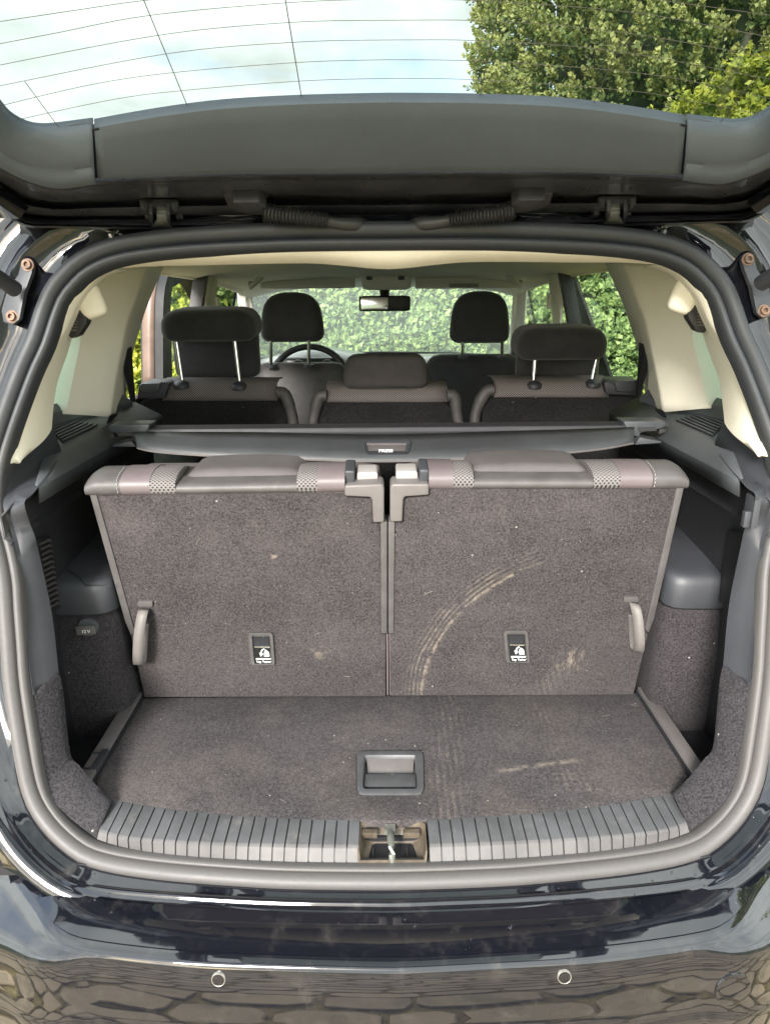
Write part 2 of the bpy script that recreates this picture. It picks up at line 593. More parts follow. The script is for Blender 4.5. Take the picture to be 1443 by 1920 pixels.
M['brown'] = pm('dusty_brown_plastic', (0.085, 0.068, 0.05), 0.45, 0.35, 40, 0.2, 600, grime=0.5)
M['button'] = pm('light_grey_plastic', (0.27, 0.255, 0.25), 0.4, 0.06, 9, 0.1, 900)
M['cream'] = pm('cream_trim_plastic', (0.80, 0.75, 0.63), 0.6, 0.05, 5, 0.2, 900)
M['cream_grey'] = pm('grey_headliner_fabric', (0.78, 0.76, 0.68), 0.85, 0.05, 5, 0.3, 900)
M['visor'] = pm('visor_fabric', (0.62, 0.60, 0.55), 0.8, 0.05, 5, 0.2, 900)
M['vinyl'] = pm('grey_vinyl', (0.068, 0.063, 0.063), 0.55, 0.15, 25, 0.3, 500, grime=0.15)
M['band'] = pm('mauve_vinyl', (0.112, 0.092, 0.096), 0.5, 0.08, 14, 0.25, 600)
M['mesh'] = meshfabric('mesh_fabric', (0.155, 0.140, 0.138), (0.018, 0.018, 0.02))
M['mesh_dark'] = meshfabric('dark_mesh_fabric', (0.20, 0.175, 0.168), (0.015, 0.015, 0.017))
M['fabric'] = pm('black_seat_fabric', (0.036, 0.035, 0.037), 0.9, 0.15, 20, 0.5, 900, sheen=0.2)
M['fabric_grey'] = pm('grey_seat_fabric', (0.076, 0.068, 0.068), 0.85, 0.12, 14, 0.4, 700)
M['strap'] = pm('webbing', (0.13, 0.118, 0.112), 0.6, 0.1, 30, 0.4, 500)
M['belt'] = pm('black_webbing', (0.012, 0.012, 0.014), 0.7, 0.1, 30, 0.4, 500)
M['chrome'] = pm('chrome', (0.50, 0.50, 0.51), 0.10, 0.02, 9, 0, metallic=1)
M['zinc'] = pm('zinc_plated_steel', (0.30, 0.31, 0.28), 0.45, 0.25, 60, 0.2, 300, metallic=0.8)
M['rust'] = pm('rusty_bolt', (0.15, 0.095, 0.065), 0.65, 0.35, 120, 0.3, 400, metallic=0.2)
M['seatcarpet'] = carpet('seat_back_carpet', (0.042, 0.0368, 0.0385), 0.22, seat_dirt_light)
M['seatcarpet_dirty'] = carpet('soiled_seat_back_carpet', (0.042, 0.0368, 0.0385), 0.22, seat_dirt)
M['floorcarpet'] = carpet('boot_floor_carpet', (0.047, 0.042, 0.0445), 0.22, floor_dirt)
M['sidecarpet'] = carpet('side_lining_carpet', (0.030, 0.0265, 0.029), 0.4)
M['cornercarpet'] = carpet('corner_lining_carpet', (0.031, 0.029, 0.032), 0.5)
M['blackcarpet'] = carpet('black_seat_back_carpet', (0.020, 0.019, 0.020), 0.12)
M['cover'] = pm('cover_vinyl', (0.040, 0.043, 0.047), 0.45, 0.12, 14, 0.45, 380)
M['cover_tube'] = pm('cover_cassette_plastic', (0.016, 0.016, 0.020), 0.62, 0.1, 14, 0.2, 500)
M['white'] = pm('white_print', (0.8, 0.8, 0.8), 0.5, 0.02, 9, 0)
M['label'] = pm('black_label', (0.012, 0.013, 0.013), 0.35, 0.1, 9, 0)
M['wire'] = pm('heater_wire', (0.10, 0.09, 0.08), 0.5, 0.1, 9, 0)
M['glass_gate'] = glass('tailgate_glass', (0.335, 0.365, 0.35))
M['glass_screen'] = glass('dusty_windscreen_glass', (0.93, 0.97, 0.94), 1.0, 0.10)
M['glass_dark'] = glass('tinted_side_glass', (0.70, 0.80, 0.74))
M['glass_front'] = glass('windscreen_glass', (0.93, 0.97, 0.94))
M['mirror'] = pm('mirror_silver', (0.85, 0.85, 0.85), 0.09, 0.0, 9, 0, metallic=1)
M['dash'] = pm('dashboard_plastic', (0.26, 0.265, 0.27), 0.25, 0.1, 9, 0.1, 700)
M['lamp_red'] = pm('red_lamp_plastic', (0.35, 0.015, 0.012), 0.12, 0.05, 9, 0, coat=1)
M['tyre'] = pm('tyre_rubber', (0.02, 0.02, 0.02), 0.8, 0.2, 20, 0.3, 100)
M['door_inner'] = pm('door_shut_paint', (0.14, 0.095, 0.075), 0.4, 0.25, 10, 0.1, 500)
M['silver'] = pm('sensor_ring', (0.36, 0.34, 0.31), 0.35, 0.05, 9, 0, metallic=0.6)
M['bark'] = pm('bark', (0.10, 0.075, 0.05), 0.9, 0.3, 12, 0.8, 40)
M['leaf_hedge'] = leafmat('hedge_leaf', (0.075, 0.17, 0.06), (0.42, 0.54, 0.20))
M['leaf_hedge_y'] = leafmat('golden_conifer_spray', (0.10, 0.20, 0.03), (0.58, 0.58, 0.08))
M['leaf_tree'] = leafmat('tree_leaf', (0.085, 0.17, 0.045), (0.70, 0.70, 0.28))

def stonemat():
    mt, nt, bs, pos = newmat('flagstone')
    oi = nt.nodes.new('ShaderNodeObjectInfo')
    rnd = E(oi.outputs['Random'])
    base = mixc(rnd, (0.30, 0.235, 0.15), (0.50, 0.39, 0.25))
    n = noise(pos, 14, 7, 0.65)
    c = mixc(n.step(0.35, 0.75), base, (0.45, 0.36, 0.23))
    c = mixc(noise(pos, 5, 4).step(0.5, 0.72) * 0.5, c, (0.12, 0.13, 0.05))
    nt.links.new(c, bs.inputs['Base Color'])
    bs.inputs['Roughness'].default_value = 0.85
    bump(nt, bs, n + noise(pos, 120, 4), 0.6, 0.006)
    return mt
M['stone'] = stonemat()
def soilmat(name, a, b):
    mt, nt, bs, pos = newmat(name)
    n = noise(pos, 22, 8, 0.7)
    nt.links.new(mixc(n.step(0.35, 0.65), a, b), bs.inputs['Base Color'])
    bs.inputs['Roughness'].default_value = 0.95
    bump(nt, bs, noise(pos, 60, 6, 0.7), 0.9, 0.012)
    return mt
M['moss'] = soilmat('mossy_soil', (0.16, 0.11, 0.05), (0.34, 0.28, 0.09))
M['grass'] = soilmat('lawn_ground', (0.035, 0.06, 0.015), (0.09, 0.11, 0.03))

# ================================================================== large structure: ground, paving, hedges, tree
def foliage(name, mat, base, dirs, length, per, lsize, parent=None, spread=0.35, young=1.0, aspect=0.55):
    """shoots of small leaves: base points, growing directions"""
    n = len(base)
    t = rng.random((n, per)) ** 0.8
    ln = length * (0.6 + 0.8 * rng.random((n, 1)))
    rad = ln * spread * (1.05 - t) * rng.random((n, per)) ** 0.5
    ang = rng.random((n, per)) * 2 * np.pi
    d = dirs / np.linalg.norm(dirs, axis=1, keepdims=True)
    ref = np.where(np.abs(d[:, 2:3]) < 0.9, np.array([[0, 0, 1.0]]), np.array([[1.0, 0, 0]]))
    a = np.cross(d, ref); a /= np.linalg.norm(a, axis=1, keepdims=True)
    b = np.cross(d, a)
    out = a[:, None] * np.cos(ang)[..., None] + b[:, None] * np.sin(ang)[..., None]
    c = base[:, None] + d[:, None] * (t * ln)[..., None] + out * rad[..., None]
    c = c.reshape(-1, 3); N = len(c)
    ax = (out * 0.9 + d[:, None] * 0.7).reshape(-1, 3) + rng.normal(0, 0.45, (N, 3))
    ax /= np.linalg.norm(ax, axis=1, keepdims=True)
    sd_ = np.cross(ax, rng.normal(0, 1, (N, 3))); sd_ /= np.linalg.norm(sd_, axis=1, keepdims=True)
    L = (lsize * (0.6 + 0.8 * rng.random((N, 1))))
    v = np.empty((N, 4, 3))
    v[:, 0] = c - ax * L * 0.5; v[:, 2] = c + ax * L * 0.5
    v[:, 1] = c + sd_ * L * aspect * 0.5; v[:, 3] = c - sd_ * L * aspect * 0.5
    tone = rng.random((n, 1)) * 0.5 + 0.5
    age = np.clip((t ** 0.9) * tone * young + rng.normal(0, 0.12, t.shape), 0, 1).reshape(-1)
    me = bpy.data.meshes.new(name)
    off = np.array(root_of(parent).location) if parent else np.zeros(3)
    me.vertices.add(N * 4); me.loops.add(N * 4); me.polygons.add(N)
    me.vertices.foreach_set('co', (v - off).reshape(-1).astype(np.float32))
    me.loops.foreach_set('vertex_index', np.arange(N * 4, dtype=np.int32))
    me.polygons.foreach_set('loop_start', np.arange(0, N * 4, 4, dtype=np.int32))
    me.update(calc_edges=True)
    at = me.attributes.new('age', 'FLOAT', 'FACE')
    at.data.foreach_set('value', age.astype(np.float32))
    me.materials.append(mat)
    o = bpy.data.objects.new(name, me); COL.objects.link(o)
    if parent: o.parent = parent
    return o

def vnoise(p, f):
    return (np.sin(p[:, 0] * f * 1.3 + p[:, 1] * f * 0.7 + 1.1) * np.sin(p[:, 1] * f * 1.1 - p[:, 2] * f * 0.9 + 0.4) +
            np.sin(p[:, 2] * f * 1.7 + p[:, 0] * f * 0.6 + 2.3) * 0.7) / 1.7

# ground
mb = MB(); mb.box((0, 10, -0.25), (160, 160, 0.5))
tag(obj('ground', mb, M['grass'], smooth=False), kind='structure')
mb = MB(); mb.box((0, 0.6, -0.02), (5.2, 8.4, 0.06))
paving = tag(obj('paving', mb, M['moss'], smooth=False), kind='structure')
cw, ch = 0.30, 0.205
row = 0
y = -2.25
while y < 0.95:
    x = -2.4 + (0.5 * cw if row % 2 else 0) + random.uniform(-.05, .05)
    while x < 2.4:
        w = cw * random.uniform(0.75, 1.25)
        h = ch * random.uniform(0.85, 1.05)
        pts = []
        k = 12
        a0 = random.random() * 6
        for i in range(k):
            a = a0 + 2 * math.pi * i / k
            sx, sy = math.cos(a), math.sin(a)
            q = 1 / (abs(sx) ** 6 + abs(sy) ** 6) ** (1 / 6)
            q *= random.uniform(0.90, 1.0)
            pts.append(V((x + w / 2 + sx * q * (w / 2 - 0.005), y + h / 2 + sy * q * (h / 2 - 0.004), 0.012)))
        mb = MB(); mb.prism(pts, (0, 0, 0.010 + random.uniform(0, 0.007)))
        if abs(x) < 2.3:
            obj('flagstone', mb, M['stone'], paving, bevel=0.006, seg=1)
        x += w
    y += ch; row += 1

# hedges
def hedge(label, cat_label, loc, fn, n, mat, core, length, per, lsize, group=None):
    t = thing('hedge', label, 'hedge', loc, group)
    base, dirs = fn(n)
    foliage('foliage', mat, base, dirs, length, per, lsize, t)
    mb = MB(); mb.box(*core)
    obj('inner_twigs', mb, M['twigs'], t, smooth=False)
    return t
M['twigs'] = pm('twigs', (0.035, 0.065, 0.022), 0.9, 0.3, 12, 0.6, 40)

def front_h(n):
    x = np.clip(rng.normal(0.3, 2.6, n), -7, 7); z = rng.uniform(0.05, 2.55, n)
    top = rng.random(n) < 0.2
    p = np.stack([x, np.full(n, 7.25), z], 1)
    b = vnoise(p, 2.2) * 0.16 + vnoise(p, 6) * 0.06
    p[:, 1] += -0.1 - b
    p[top, 2] = 2.5; p[top, 1] = rng.uniform(7.2, 8.1, top.sum())
    d = np.stack([rng.normal(0, .35, n), -0.7 + rng.normal(0, .2, n), 0.55 + rng.normal(0, .3, n)], 1)
    return p, d
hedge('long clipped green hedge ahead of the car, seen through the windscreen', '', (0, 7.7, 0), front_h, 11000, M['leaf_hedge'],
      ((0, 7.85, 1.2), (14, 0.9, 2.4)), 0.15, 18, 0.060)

def left_h(n):
    x = rng.uniform(-7.0, -1.55, n); z = rng.uniform(0.05, 1.90, n)
    p = np.stack([x, np.full(n, 5.6), z], 1)
    p[:, 1] -= vnoise(p, 2.6) * 0.14 + vnoise(p, 7) * 0.05
    top = rng.random(n) < 0.2
    p[top, 2] = 1.86; p[top, 1] = rng.uniform(5.6, 6.3, top.sum())
    end = rng.random(n) < 0.12
    p[end, 0] = -1.5 + vnoise(p[end], 4) * .05; p[end, 1] = rng.uniform(5.6, 6.3, end.sum())
    d = np.stack([rng.normal(0, .35, n), -0.7 + rng.normal(0, .2, n), 0.6 + rng.normal(0, .3, n)], 1)
    return p, d
hedge('low golden green conifer hedge seen through the side behind the tallest headrest', '', (-4.2, 6.0, 0), left_h, 8500, M['leaf_hedge_y'],
      ((-4.3, 6.05, 0.85), (5.4, 0.6, 1.7)), 0.16, 18, 0.05)

def right_h(n):
    yy = rng.uniform(1.2, 8.4, n); z = rng.uniform(0.05, 3.0, n)
    p = np.stack([np.full(n, 2.75), yy, z], 1)
    b = vnoise(p, 2.3) * 0.16 + vnoise(p, 6.3) * 0.06
    p[:, 0] -= b
    top = rng.random(n) < 0.2
    p[top, 2] = 2.9 + vnoise(p[top], 2.0) * 0.12; p[top, 0] = rng.uniform(2.8, 3.6, top.sum())
    end = rng.random(n) < 0.08
    p[end, 1] = 1.25; p[end, 0] = rng.uniform(2.75, 3.75, end.sum())
    d = np.stack([-0.6 + rng.normal(0, .2, n), rng.normal(0, .35, n), 0.8 + rng.normal(0, .3, n)], 1)
    return p, d
hedge('tall yellowish green hedge rising beside the car under the leafy tree', '', (3.2, 4.8, 0), right_h, 8500, M['leaf_hedge_y'],
      ((3.35, 4.9, 1.36), (0.8, 6.5, 2.7)), 0.19, 16, 0.055)

# tree
tree = thing('leafy_tree', 'large broadleaf tree with pale yellow green shoots, seen through the tailgate glass', 'tree', (5.6, 11.5, 0))
n = 10500
u_ = rng.normal(0, 1, (n, 3)); u_ /= np.linalg.norm(u_, axis=1, keepdims=True)
rr_ = np.array([4.1, 3.6, 4.3]) * (1 + vnoise(u_ * 3.0, 1.7)[:, None] * 0.07 + vnoise(u_ * 3, 4.5)[:, None] * 0.045)
rr_ = rr_ * (1 - (rng.random((n, 1)) ** 3) * 0.22)
base = u_ * rr_ + np.array([5.75, 11.5, 5.7])
dirs = u_ * 0.75 + np.array([0, 0, 0.75]) + rng.normal(0, .18, (n, 3))
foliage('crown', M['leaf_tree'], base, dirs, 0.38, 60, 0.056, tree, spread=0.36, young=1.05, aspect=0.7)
mb = MB()
mb.tube([V((5.6, 11.5, -0.1)), V((5.62, 11.5, 1.4)), V((5.55, 11.55, 3.2)), V((5.6, 11.5, 6.0)), V((5.65, 11.5, 8.2))], [0.26, 0.22, 0.19, 0.12, 0.04], 12)
obj('trunk', mb, M['bark'], tree)
for k in range(14):
    a = k * 2.4; z0 = 2.2 + k * 0.4
    mb = MB()
    p0 = V((5.58, 11.5, z0)); dr = V((math.cos(a), math.sin(a), 0.55))
    mb.tube([p0, p0 + dr * 0.9 + V((0, 0, .1)), p0 + dr * 1.9 + V((0, 0, .35)), p0 + dr * 2.7 + V((0, 0, .8))], [0.08, 0.06, 0.04, 0.015], 7)
    obj('limb', mb, M['bark'], tree)
mb = MB()
mb.rbox((6.4, 5.4, 6.6), 2.65, Matrix.Translation((5.75, 11.5, 5.7)), 5)
obj('inner_twigs', mb, M['twigs'], tree)

# ================================================================== the car
car = thing('car', 'black family car with its tailgate raised and the boot open', 'car', (0, 2.9, 0))

def cseg(pts, k):
    P = [V(p) for p in pts]; N = len(P); out = []
    for i in range(N - 1):
        a, b, c, d = P[max(i - 1, 0)], P[i], P[i + 1], P[min(i + 2, N - 1)]
        for j in range(k):
            t = j / k
            out.append(0.5 * ((2 * b) + (c - a) * t + (2 * a - 5 * b + 4 * c - d) * t * t + (3 * b - a - 3 * c + d) * t ** 3))
    return out + [P[-1]]

def both(fn):
    for s in (-1, 1):
        fn(s, (lambda pts: [V(p) for p in pts]) if s < 0 else (lambda pts: [mir(p) for p in pts]))

# ---- outer shell
def shell(s, X):
    stations = [(1.06, .95), (1.2, .98), (1.6, 1), (2.6, 1.0), (3.8, 1.0), (4.5, .97), (5.0, .86)]
    rails = [X([V((-a * k, y_, z_)) for a, z_ in ((.84, .22), (.885, .34), (.905, .6), (.905, .8), (.885, 1.02), (.86, 1.12), (.80, 1.13))]) for y_, k in stations]
    mb = MB(); mb.loft(rails)
    obj('side_panel', mb, M['paint'], car, solid=0.012)
    k_ = 0.47
    def ext(y_, z_): return V((-(0.86 - k_ * (z_ - 1.12)), y_, z_))
    def pillar(nm, pts, mt, thick=0.03):
        mb = MB(); mb.prism(X(pts), (0.012 * -s, 0, 0)); obj(nm, mb, mt, car)
    pillar('roof_pillar', [ext(0.985, 1.12), ext(1.2, 1.12), ext(1.32, 1.54), ext(1.12, 1.56)], M['paint'])
    pillar('roof_pillar', [ext(1.52, 1.12), ext(1.90, 1.12), ext(1.74, 1.54), ext(1.58, 1.54)], M['paint'])
    if s > 0:
        pillar('roof_pillar', [ext(2.55, 1.12), ext(2.72, 1.12), ext(2.66, 1.54), ext(2.54, 1.54)], M['rubber_black'])
    pillar('roof_pillar', [ext(3.78, 1.12), ext(3.92, 1.12), ext(3.42, 1.54), ext(3.32, 1.54)], M['paint'])
    pillar('side_window', [ext(1.2, 1.12), ext(1.52, 1.12), ext(1.58, 1.53), ext(1.33, 1.53)], M['glass_dark'])
    if s > 0: pillar('side_window', [ext(1.91, 1.12), ext(2.54, 1.12), ext(2.53, 1.53), ext(1.75, 1.53)], M['glass_front'])
    if s > 0:
        pillar('side_window', [ext(2.73, 1.12), ext(3.77, 1.12), ext(3.33, 1.53), ext(2.67, 1.53)], M['glass_front'])
    # roof rail edge
    mb = MB(); mb.loft([X([V((-.70, y_, 1.515)), V((-.69, y_, 1.56)), V((-.62, y_, 1.60 - dz)), V((-.5, y_, 1.605 - dz))]) for y_, dz in ((1.09, 0.012), (1.5, 0), (2.6, 0), (3.2, .02), (3.42, .05))])
    obj('roof_edge', mb, M['paint'], car, solid=0.012)
    # wheels
    for yw in (1.62, 4.28):
        w = MB(); w.lathe((s * 0.80, yw, 0.315), (s, 0, 0), [(.20, -.08), (.29, -.09), (.315, -.06), (.315, .09), (.30, .115), (.215, .12), (.20, .10)], 36)
        wh = obj('wheel', w, M['tyre'], car)
        r_ = MB(); r_.lathe((s * 0.80, yw, 0.315), (s, 0, 0), [(.06, .118), (.07, .122), (.075, .10)], 20)
        for q in range(5):
            a = q * 2 * math.pi / 5
            r_.box((s * 0.905, yw + math.cos(a) * .13, .315 + math.sin(a) * .13), (.03, .17, .05), Matrix.Rotation(a, 3, 'X'))
        r_.lathe((s * 0.80, yw, 0.315), (s, 0, 0), [(.205, .06), (.214, .118), (.195, .118), (.19, .06)], 36)
        obj('rim', r_, M['silver'], wh)
    # tail lamp
    mb = MB(); mb.prism(X([V((-.845, 1.00, .86)), V((-.885, 1.16, .86)), V((-.872, 1.20, 1.10)), V((-.838, 1.03, 1.12))]), (-s * -.02, .0, 0))
    obj('tail_lamp', mb, M['lamp_red'], car, bevel=.006)
both(shell)
mb = MB()
mb.loft([[V((x_, y_, 1.605 - dz - 0.012 * (x_ / .5) ** 2 + .012)) for x_ in (-.5, -.25, 0, .25, .5)] for y_, dz in ((1.09, 0.012), (1.5, 0), (2.6, 0), (3.2, .02), (3.42, .05))])
obj('roof', mb, M['paint'], car, solid=0.012)
mb = MB()
mb.loft([[V((x_ * w, y_, z_ + .03 * (1 - (x_ / .8) ** 2))) for x_ in (-.8, -.4, 0, .4, .8)] for y_, z_, w in ((3.95, 1.10, 1), (4.5, 1.02, .98), (4.95, .86, .9), (5.05, .6, .88), (5.0, .25, .88))])
obj('bonnet', mb, M['paint'], car, solid=0.012)
mb = MB(); mb.loft([[V((-.80, 3.92, 1.10)), V((0, 4.08, 1.10)), V((.80, 3.92, 1.10))], [V((-.69, 3.40, 1.55)), V((0, 3.46, 1.57)), V((.69, 3.40, 1.55))]])
obj('windscreen', mb, M['glass_screen'], car, solid=0.006)
mb = MB(); mb.box((0, 3.05, 0.42), (1.64, 3.5, 0.06)); mb.box((0, 1.12, 0.55), (1.1, 0.4, 0.04)); mb.box((0, 4.1, .75), (1.6, .05, .7))
obj('cabin_floor', mb, M['trim_black'], car, smooth=False)

# ---- door seal ring (groove line of the double lipped rubber)
GROOVE = [(722, 445), (540, 447), (360, 456), (264, 466), (210, 477), (175, 491), (150, 507), (130, 527), (110, 552), (95, 587), (77, 642),
          (55, 690), (32, 750), (12, 807), (-4, 860), (-12, 915), (-10, 960), (0, 994), (13, 1042), (22, 1092), (25, 1141), (30, 1206), (36, 1283),
          (52, 1389), (68, 1472), (90, 1520), (131, 1566), (186, 1599), (300, 1619), (480, 1633), (600, 1637), (733, 1638)]
half = crom([PO(u, v) for u, v in GROOVE], 110)
half[0].x = 0; half[-1].x = 0
ring = half + [mir(p) for p in reversed(half[1:-1])]
NR = len(ring)
ring_n = []
for i in range(NR):
    t = (ring[(i + 2) % NR] - ring[i - 2]).normalized()
    nn = t.cross(V((0, -1, 0.30)).normalized())
    nn.normalize()
    c = V((0, 0.9, 1.09)) - ring[i]
    if nn.dot(c) > 0: nn = -nn
    ring_n.append(nn)                          # outward, in the opening surface
RY = V((0, -1, 0.30)).normalized()             # towards the viewer
def ringoff(i, o, d):
    return ring[i] + ring_n[i] * o + RY * d
def ring_loft(prof, n0=0, n1=None):
    return [[ringoff(i, *p) for i in range(NR)] for p in prof]
def sm(a, b, x):
    t = min(max((x - a) / (b - a), 0), 1); return t * t * (3 - 2 * t)
mb = MB()
prof = [(0.021, -0.012), (0.0225, 0.002), (0.020, 0.0085), (0.0135, 0.0110), (0.0065, 0.0095), (0.002, 0.003), (0.000, -0.004), (-0.002, 0.003), (-0.0055, 0.007),
        (-.0105, 0.006), (-.0135, 0.001), (-.0145, -0.008), (-.0135, -0.022)]
mb.loft([[ringoff(i, o_ * (1 - .34 * (1 - sm(.66, .80, ring[i].z))) if o_ < 0 else o_, d_ - .004 * (1 - sm(.66, .80, ring[i].z)) * (o_ < 0)) for i in range(NR)] for o_, d_ in prof], closed=True)
obj('door_seal', mb, M['rubber'], car, angle=80, weld=False)

# ---- painted shut flange round the opening
def sm(a, b, x):
    t = min(max((x - a) / (b - a), 0), 1); return t * t * (3 - 2 * t)
prof_side = [(.019, -.006), (.025, -.014), (.042, -.016), (.066, -.013), (.074, -.002), (.079, .0), (.084, -.006), (.10, -.012), (.13, -.010), (.142, .0), (.150, -.002), (.175, -.06)]
prof_top = [(.019, -.006), (.024, -.020), (.030, -.028), (.034, -.022), (.037, -.030), (.041, -.026), (.045, -.034), (.05, -.03), (.055, -.04), (.06, -.045), (.07, -.055), (.08, -.08)]
rails = []
for k in range(12):
    rail = []
    for i in range(NR):
        p = ring[i]
        wtop = sm(1.46, 1.51, p.z) * (1 - sm(.38, .50, abs(p.x)))
        so_, sdp = prof_side[k]; to_, td = prof_top[k]
        o_ = so_ * (1 - wtop) + to_ * wtop; d_ = sdp * (1 - wtop) + td * wtop
        wb = 1 - sm(.68, .92, p.z)
        if wb > 0:
            # below, the lip folds out towards the bumper in steps
            bo, bd = [(.019, -.004), (.0205, .006), (.022, .013), (.026, .015), (.028, .024), (.031, .026), (.033, .030), (.035, .037), (.038, .038), (.040, .042), (.043, .046), (.060, .046)][k]
            o_ = o_ * (1 - wb) + bo * wb; d_ = d_ * (1 - wb) + bd * wb
        q = ringoff(i, o_, d_)
        rail.append(q)
    rails.append(rail)
mb = MB(); mb.loft(rails, closed=True)
flange = obj('shut_flange', mb, M['paint'], car, angle=60, weld=False)

# rain drops left on the flange
M['water'] = bpy.data.materials.new('water'); M['water'].use_nodes = True
_b = M['water'].node_tree.nodes['Principled BSDF']; _b.inputs['Transmission Weight'].default_value = 1; _b.inputs['IOR'].default_value = 1.33; _b.inputs['Roughness'].default_value = .02
fl_bm = bmesh.new(); fl_bm.from_mesh(flange.data); fl_bm.faces.ensure_lookup_table()
rd = random.Random(4)
mb = MB()
cand = [f for f in fl_bm.faces if f.calc_center_median().z < .80 and abs(f.calc_center_median().x) > .2 and f.calc_area() > 2e-5]
for _ in range(90):
    f = rd.choice(cand); w_ = [rd.random() for v in f.verts]; sw_ = sum(w_)
    p = sum((v.co * (a / sw_) for v, a in zip(f.verts, w_)), V((0, 0, 0))) + car.location
    n_ = f.normal if f.normal.y < 0 or f.normal.z > 0 else -f.normal
    r_ = rd.choice((.0010, .0013, .0017, .0024))
    mb.lathe(p, n_, [(r_, -.0002), (r_ * .9, r_ * .4), (r_ * .5, r_ * .72), (0, r_ * .8)], 8)
fl_bm.free()
wd_ = obj('water_drops', mb, M['water'], flange, weld=False, angle=80); wd_['kind'] = 'stuff'

# rear quarter panels between the flange and the car's flank
for s in (-1, 1):
    idx = [i for i in range(NR) if ring[i].z > .66 and ring[i].z < 1.50 and ring[i].x * s > .3]
    idx.sort(key=lambda i: ring[i].z)
    idx = idx[::3]
    inner = [rails[11][i] for i in idx]
    def ext_x(z_): return .86 - .47 * (z_ - 1.12) if z_ > 1.12 else .845
    outer = [V((s * (ext_x(p.z) - .0), 1.02 + .18 * max(p.z - 1.1, 0), p.z)) for p in inner]
    mids = [a.lerp(b, .5) + V((s * .012, -.03, 0)) for a, b in zip(inner, outer)]
    mb = MB(); mb.loft([inner, mids, outer, [p + V((0, .08, 0)) for p in outer]])
    obj('quarter_panel', mb, M['paint'], car, angle=60)

# ---- rear bumper
CREST = [(721, 1812), (500, 1806), (350, 1800), (225, 1787), (150, 1775), (120, 1765), (90, 1740), (65, 1700), (40, 1665), (13, 1621), (0, 1573)]
LINE = [(721, 1692), (500, 1688), (300, 1676), (175, 1663), (125, 1645), (72, 1606), (42, 1573), (13, 1538), (0, 1520)]
cr_ = [PZ(u, v, 0.608) for u, v in CREST]
ln_ = [PZ(u, v, 0.622) for u, v in LINE]
cr_ += [V((cr_[-1].x - .08, cr_[-1].y + .16, .608)), V((cr_[-1].x - .13, cr_[-1].y + .40, .608))]
ln_ += [V((ln_[-1].x - .04, ln_[-1].y + .13, .622)), V((ln_[-1].x - .06, ln_[-1].y + .33, .622))]
cr_ = crom(cr_, 60); ln_ = crom(ln_, 60)
cr_[0].x = ln_[0].x = 0
mcurve = [mir(p) for p in reversed(cr_)] + cr_[1:]
lcurve = [mir(p) for p in reversed(ln_)] + ln_[1:]
def outn(C, i):
    t = (C[min(i + 1, len(C) - 1)] - C[max(i - 1, 0)]); t.z = 0; t.normalize()
    n_ = V((t.y, -t.x, 0))
    if n_.dot(C[i] - V((0, 1.6, .6))) < 0: n_ = -n_
    return n_
rails = [[p + V((0, 0.012, -0.010)) for p in lcurve], [p + V((0, 0.006, -.0008)) for p in lcurve], lcurve, [p + V((0, -.0018, -.0010)) for p in lcurve], [p + V((0, -.0026, -.0032)) for p in lcurve]]
for w_, dz in ((.05, -.0048), (.14, -.0035), (.5, 0.0005), (.9, .001)):
    rails.append([a.lerp(b, w_) + V((0, 0, dz)) for a, b in zip(lcurve, mcurve)])
for o_, dz, ex in ((0, 0, 0), (.0025, -.0012, .01), (.0042, -.0035, .03), (.0048, -.005, .35), (.0055, -.006, .7), (.0062, -.008, .95), (.0072, -.012, 1), (.010, -.018, 1), (.0145, -.04, 1), (.019, -.075, 1), (.021, -.10, 1), (.0235, -.106, 1), (.026, -.115, 1), (.030, -.16, 1), (.024, -.24, 1), (.0, -.33, 1), (-.05, -.38, 1)):
    rails.append([p + outn(mcurve, i) * (o_ + .055 * ex * sm(.40, .58, abs(p.x))) + V((0, 0, dz - .030 * ex * sm(.40, .58, abs(p.x)))) for i, p in enumerate(mcurve)])
mb = MB(); mb.loft(rails)
bump_o = obj('bumper', mb, M['paint'], car, angle=75)
# scratched film on the step of the bumper
pad = []
for w_ in (.18, .3, .45, .6, .75, .88):
    pad.append([a.lerp(b, w_) + V((0, 0, 0.0022 + (-.004 + .0045 * min((w_ - .14) / .36, 1)))) for a, b in zip(lcurve[18:-18], mcurve[18:-18])])
mb = MB(); mb.loft(pad)
obj('protective_film', mb, M['paint_worn'], bump_o, angle=75)
bpy.context.view_layer.update()
def on_bumper(u, v):
    hit, loc, nr, _ = bump_o.ray_cast(CAMP - car.location, ray(u, v).normalized())
    if not hit: print('no bumper at', u, v); return PY(u, v, .66), V((0, -1, 0))
    if nr.y > 0: nr = -nr
    return loc + car.location, V((nr.x, nr.y, nr.z)).normalized()
for u, v in ((410, 1836), (1057, 1831)):
    p, n_ = on_bumper(u, v)
    mb = MB(); mb.lathe(p - n_ * .006, n_, [(.0080, 0), (.0080, .0078), (.0088, .0082), (.0094, .0074), (.0096, .0)], 28)
    sn = obj('parking_sensor', mb, M['silver'], bump_o)
    mb = MB(); mb.lathe(p - n_ * .005, n_, [(.0077, 0), (.0077, .0078), (.006, .0082)], 24)
    obj('sensor_face', mb, M['paint'], sn)
p, n_ = on_bumper(1373, 1855)
mb = MB(); mb.lathe(p - n_ * .0078, n_, [(.026, 0), (.026, .0085), (.0255, .0092), (.020, .0100)], 36)
obj('towing_eye_cover', mb, M['paint'], bump_o)

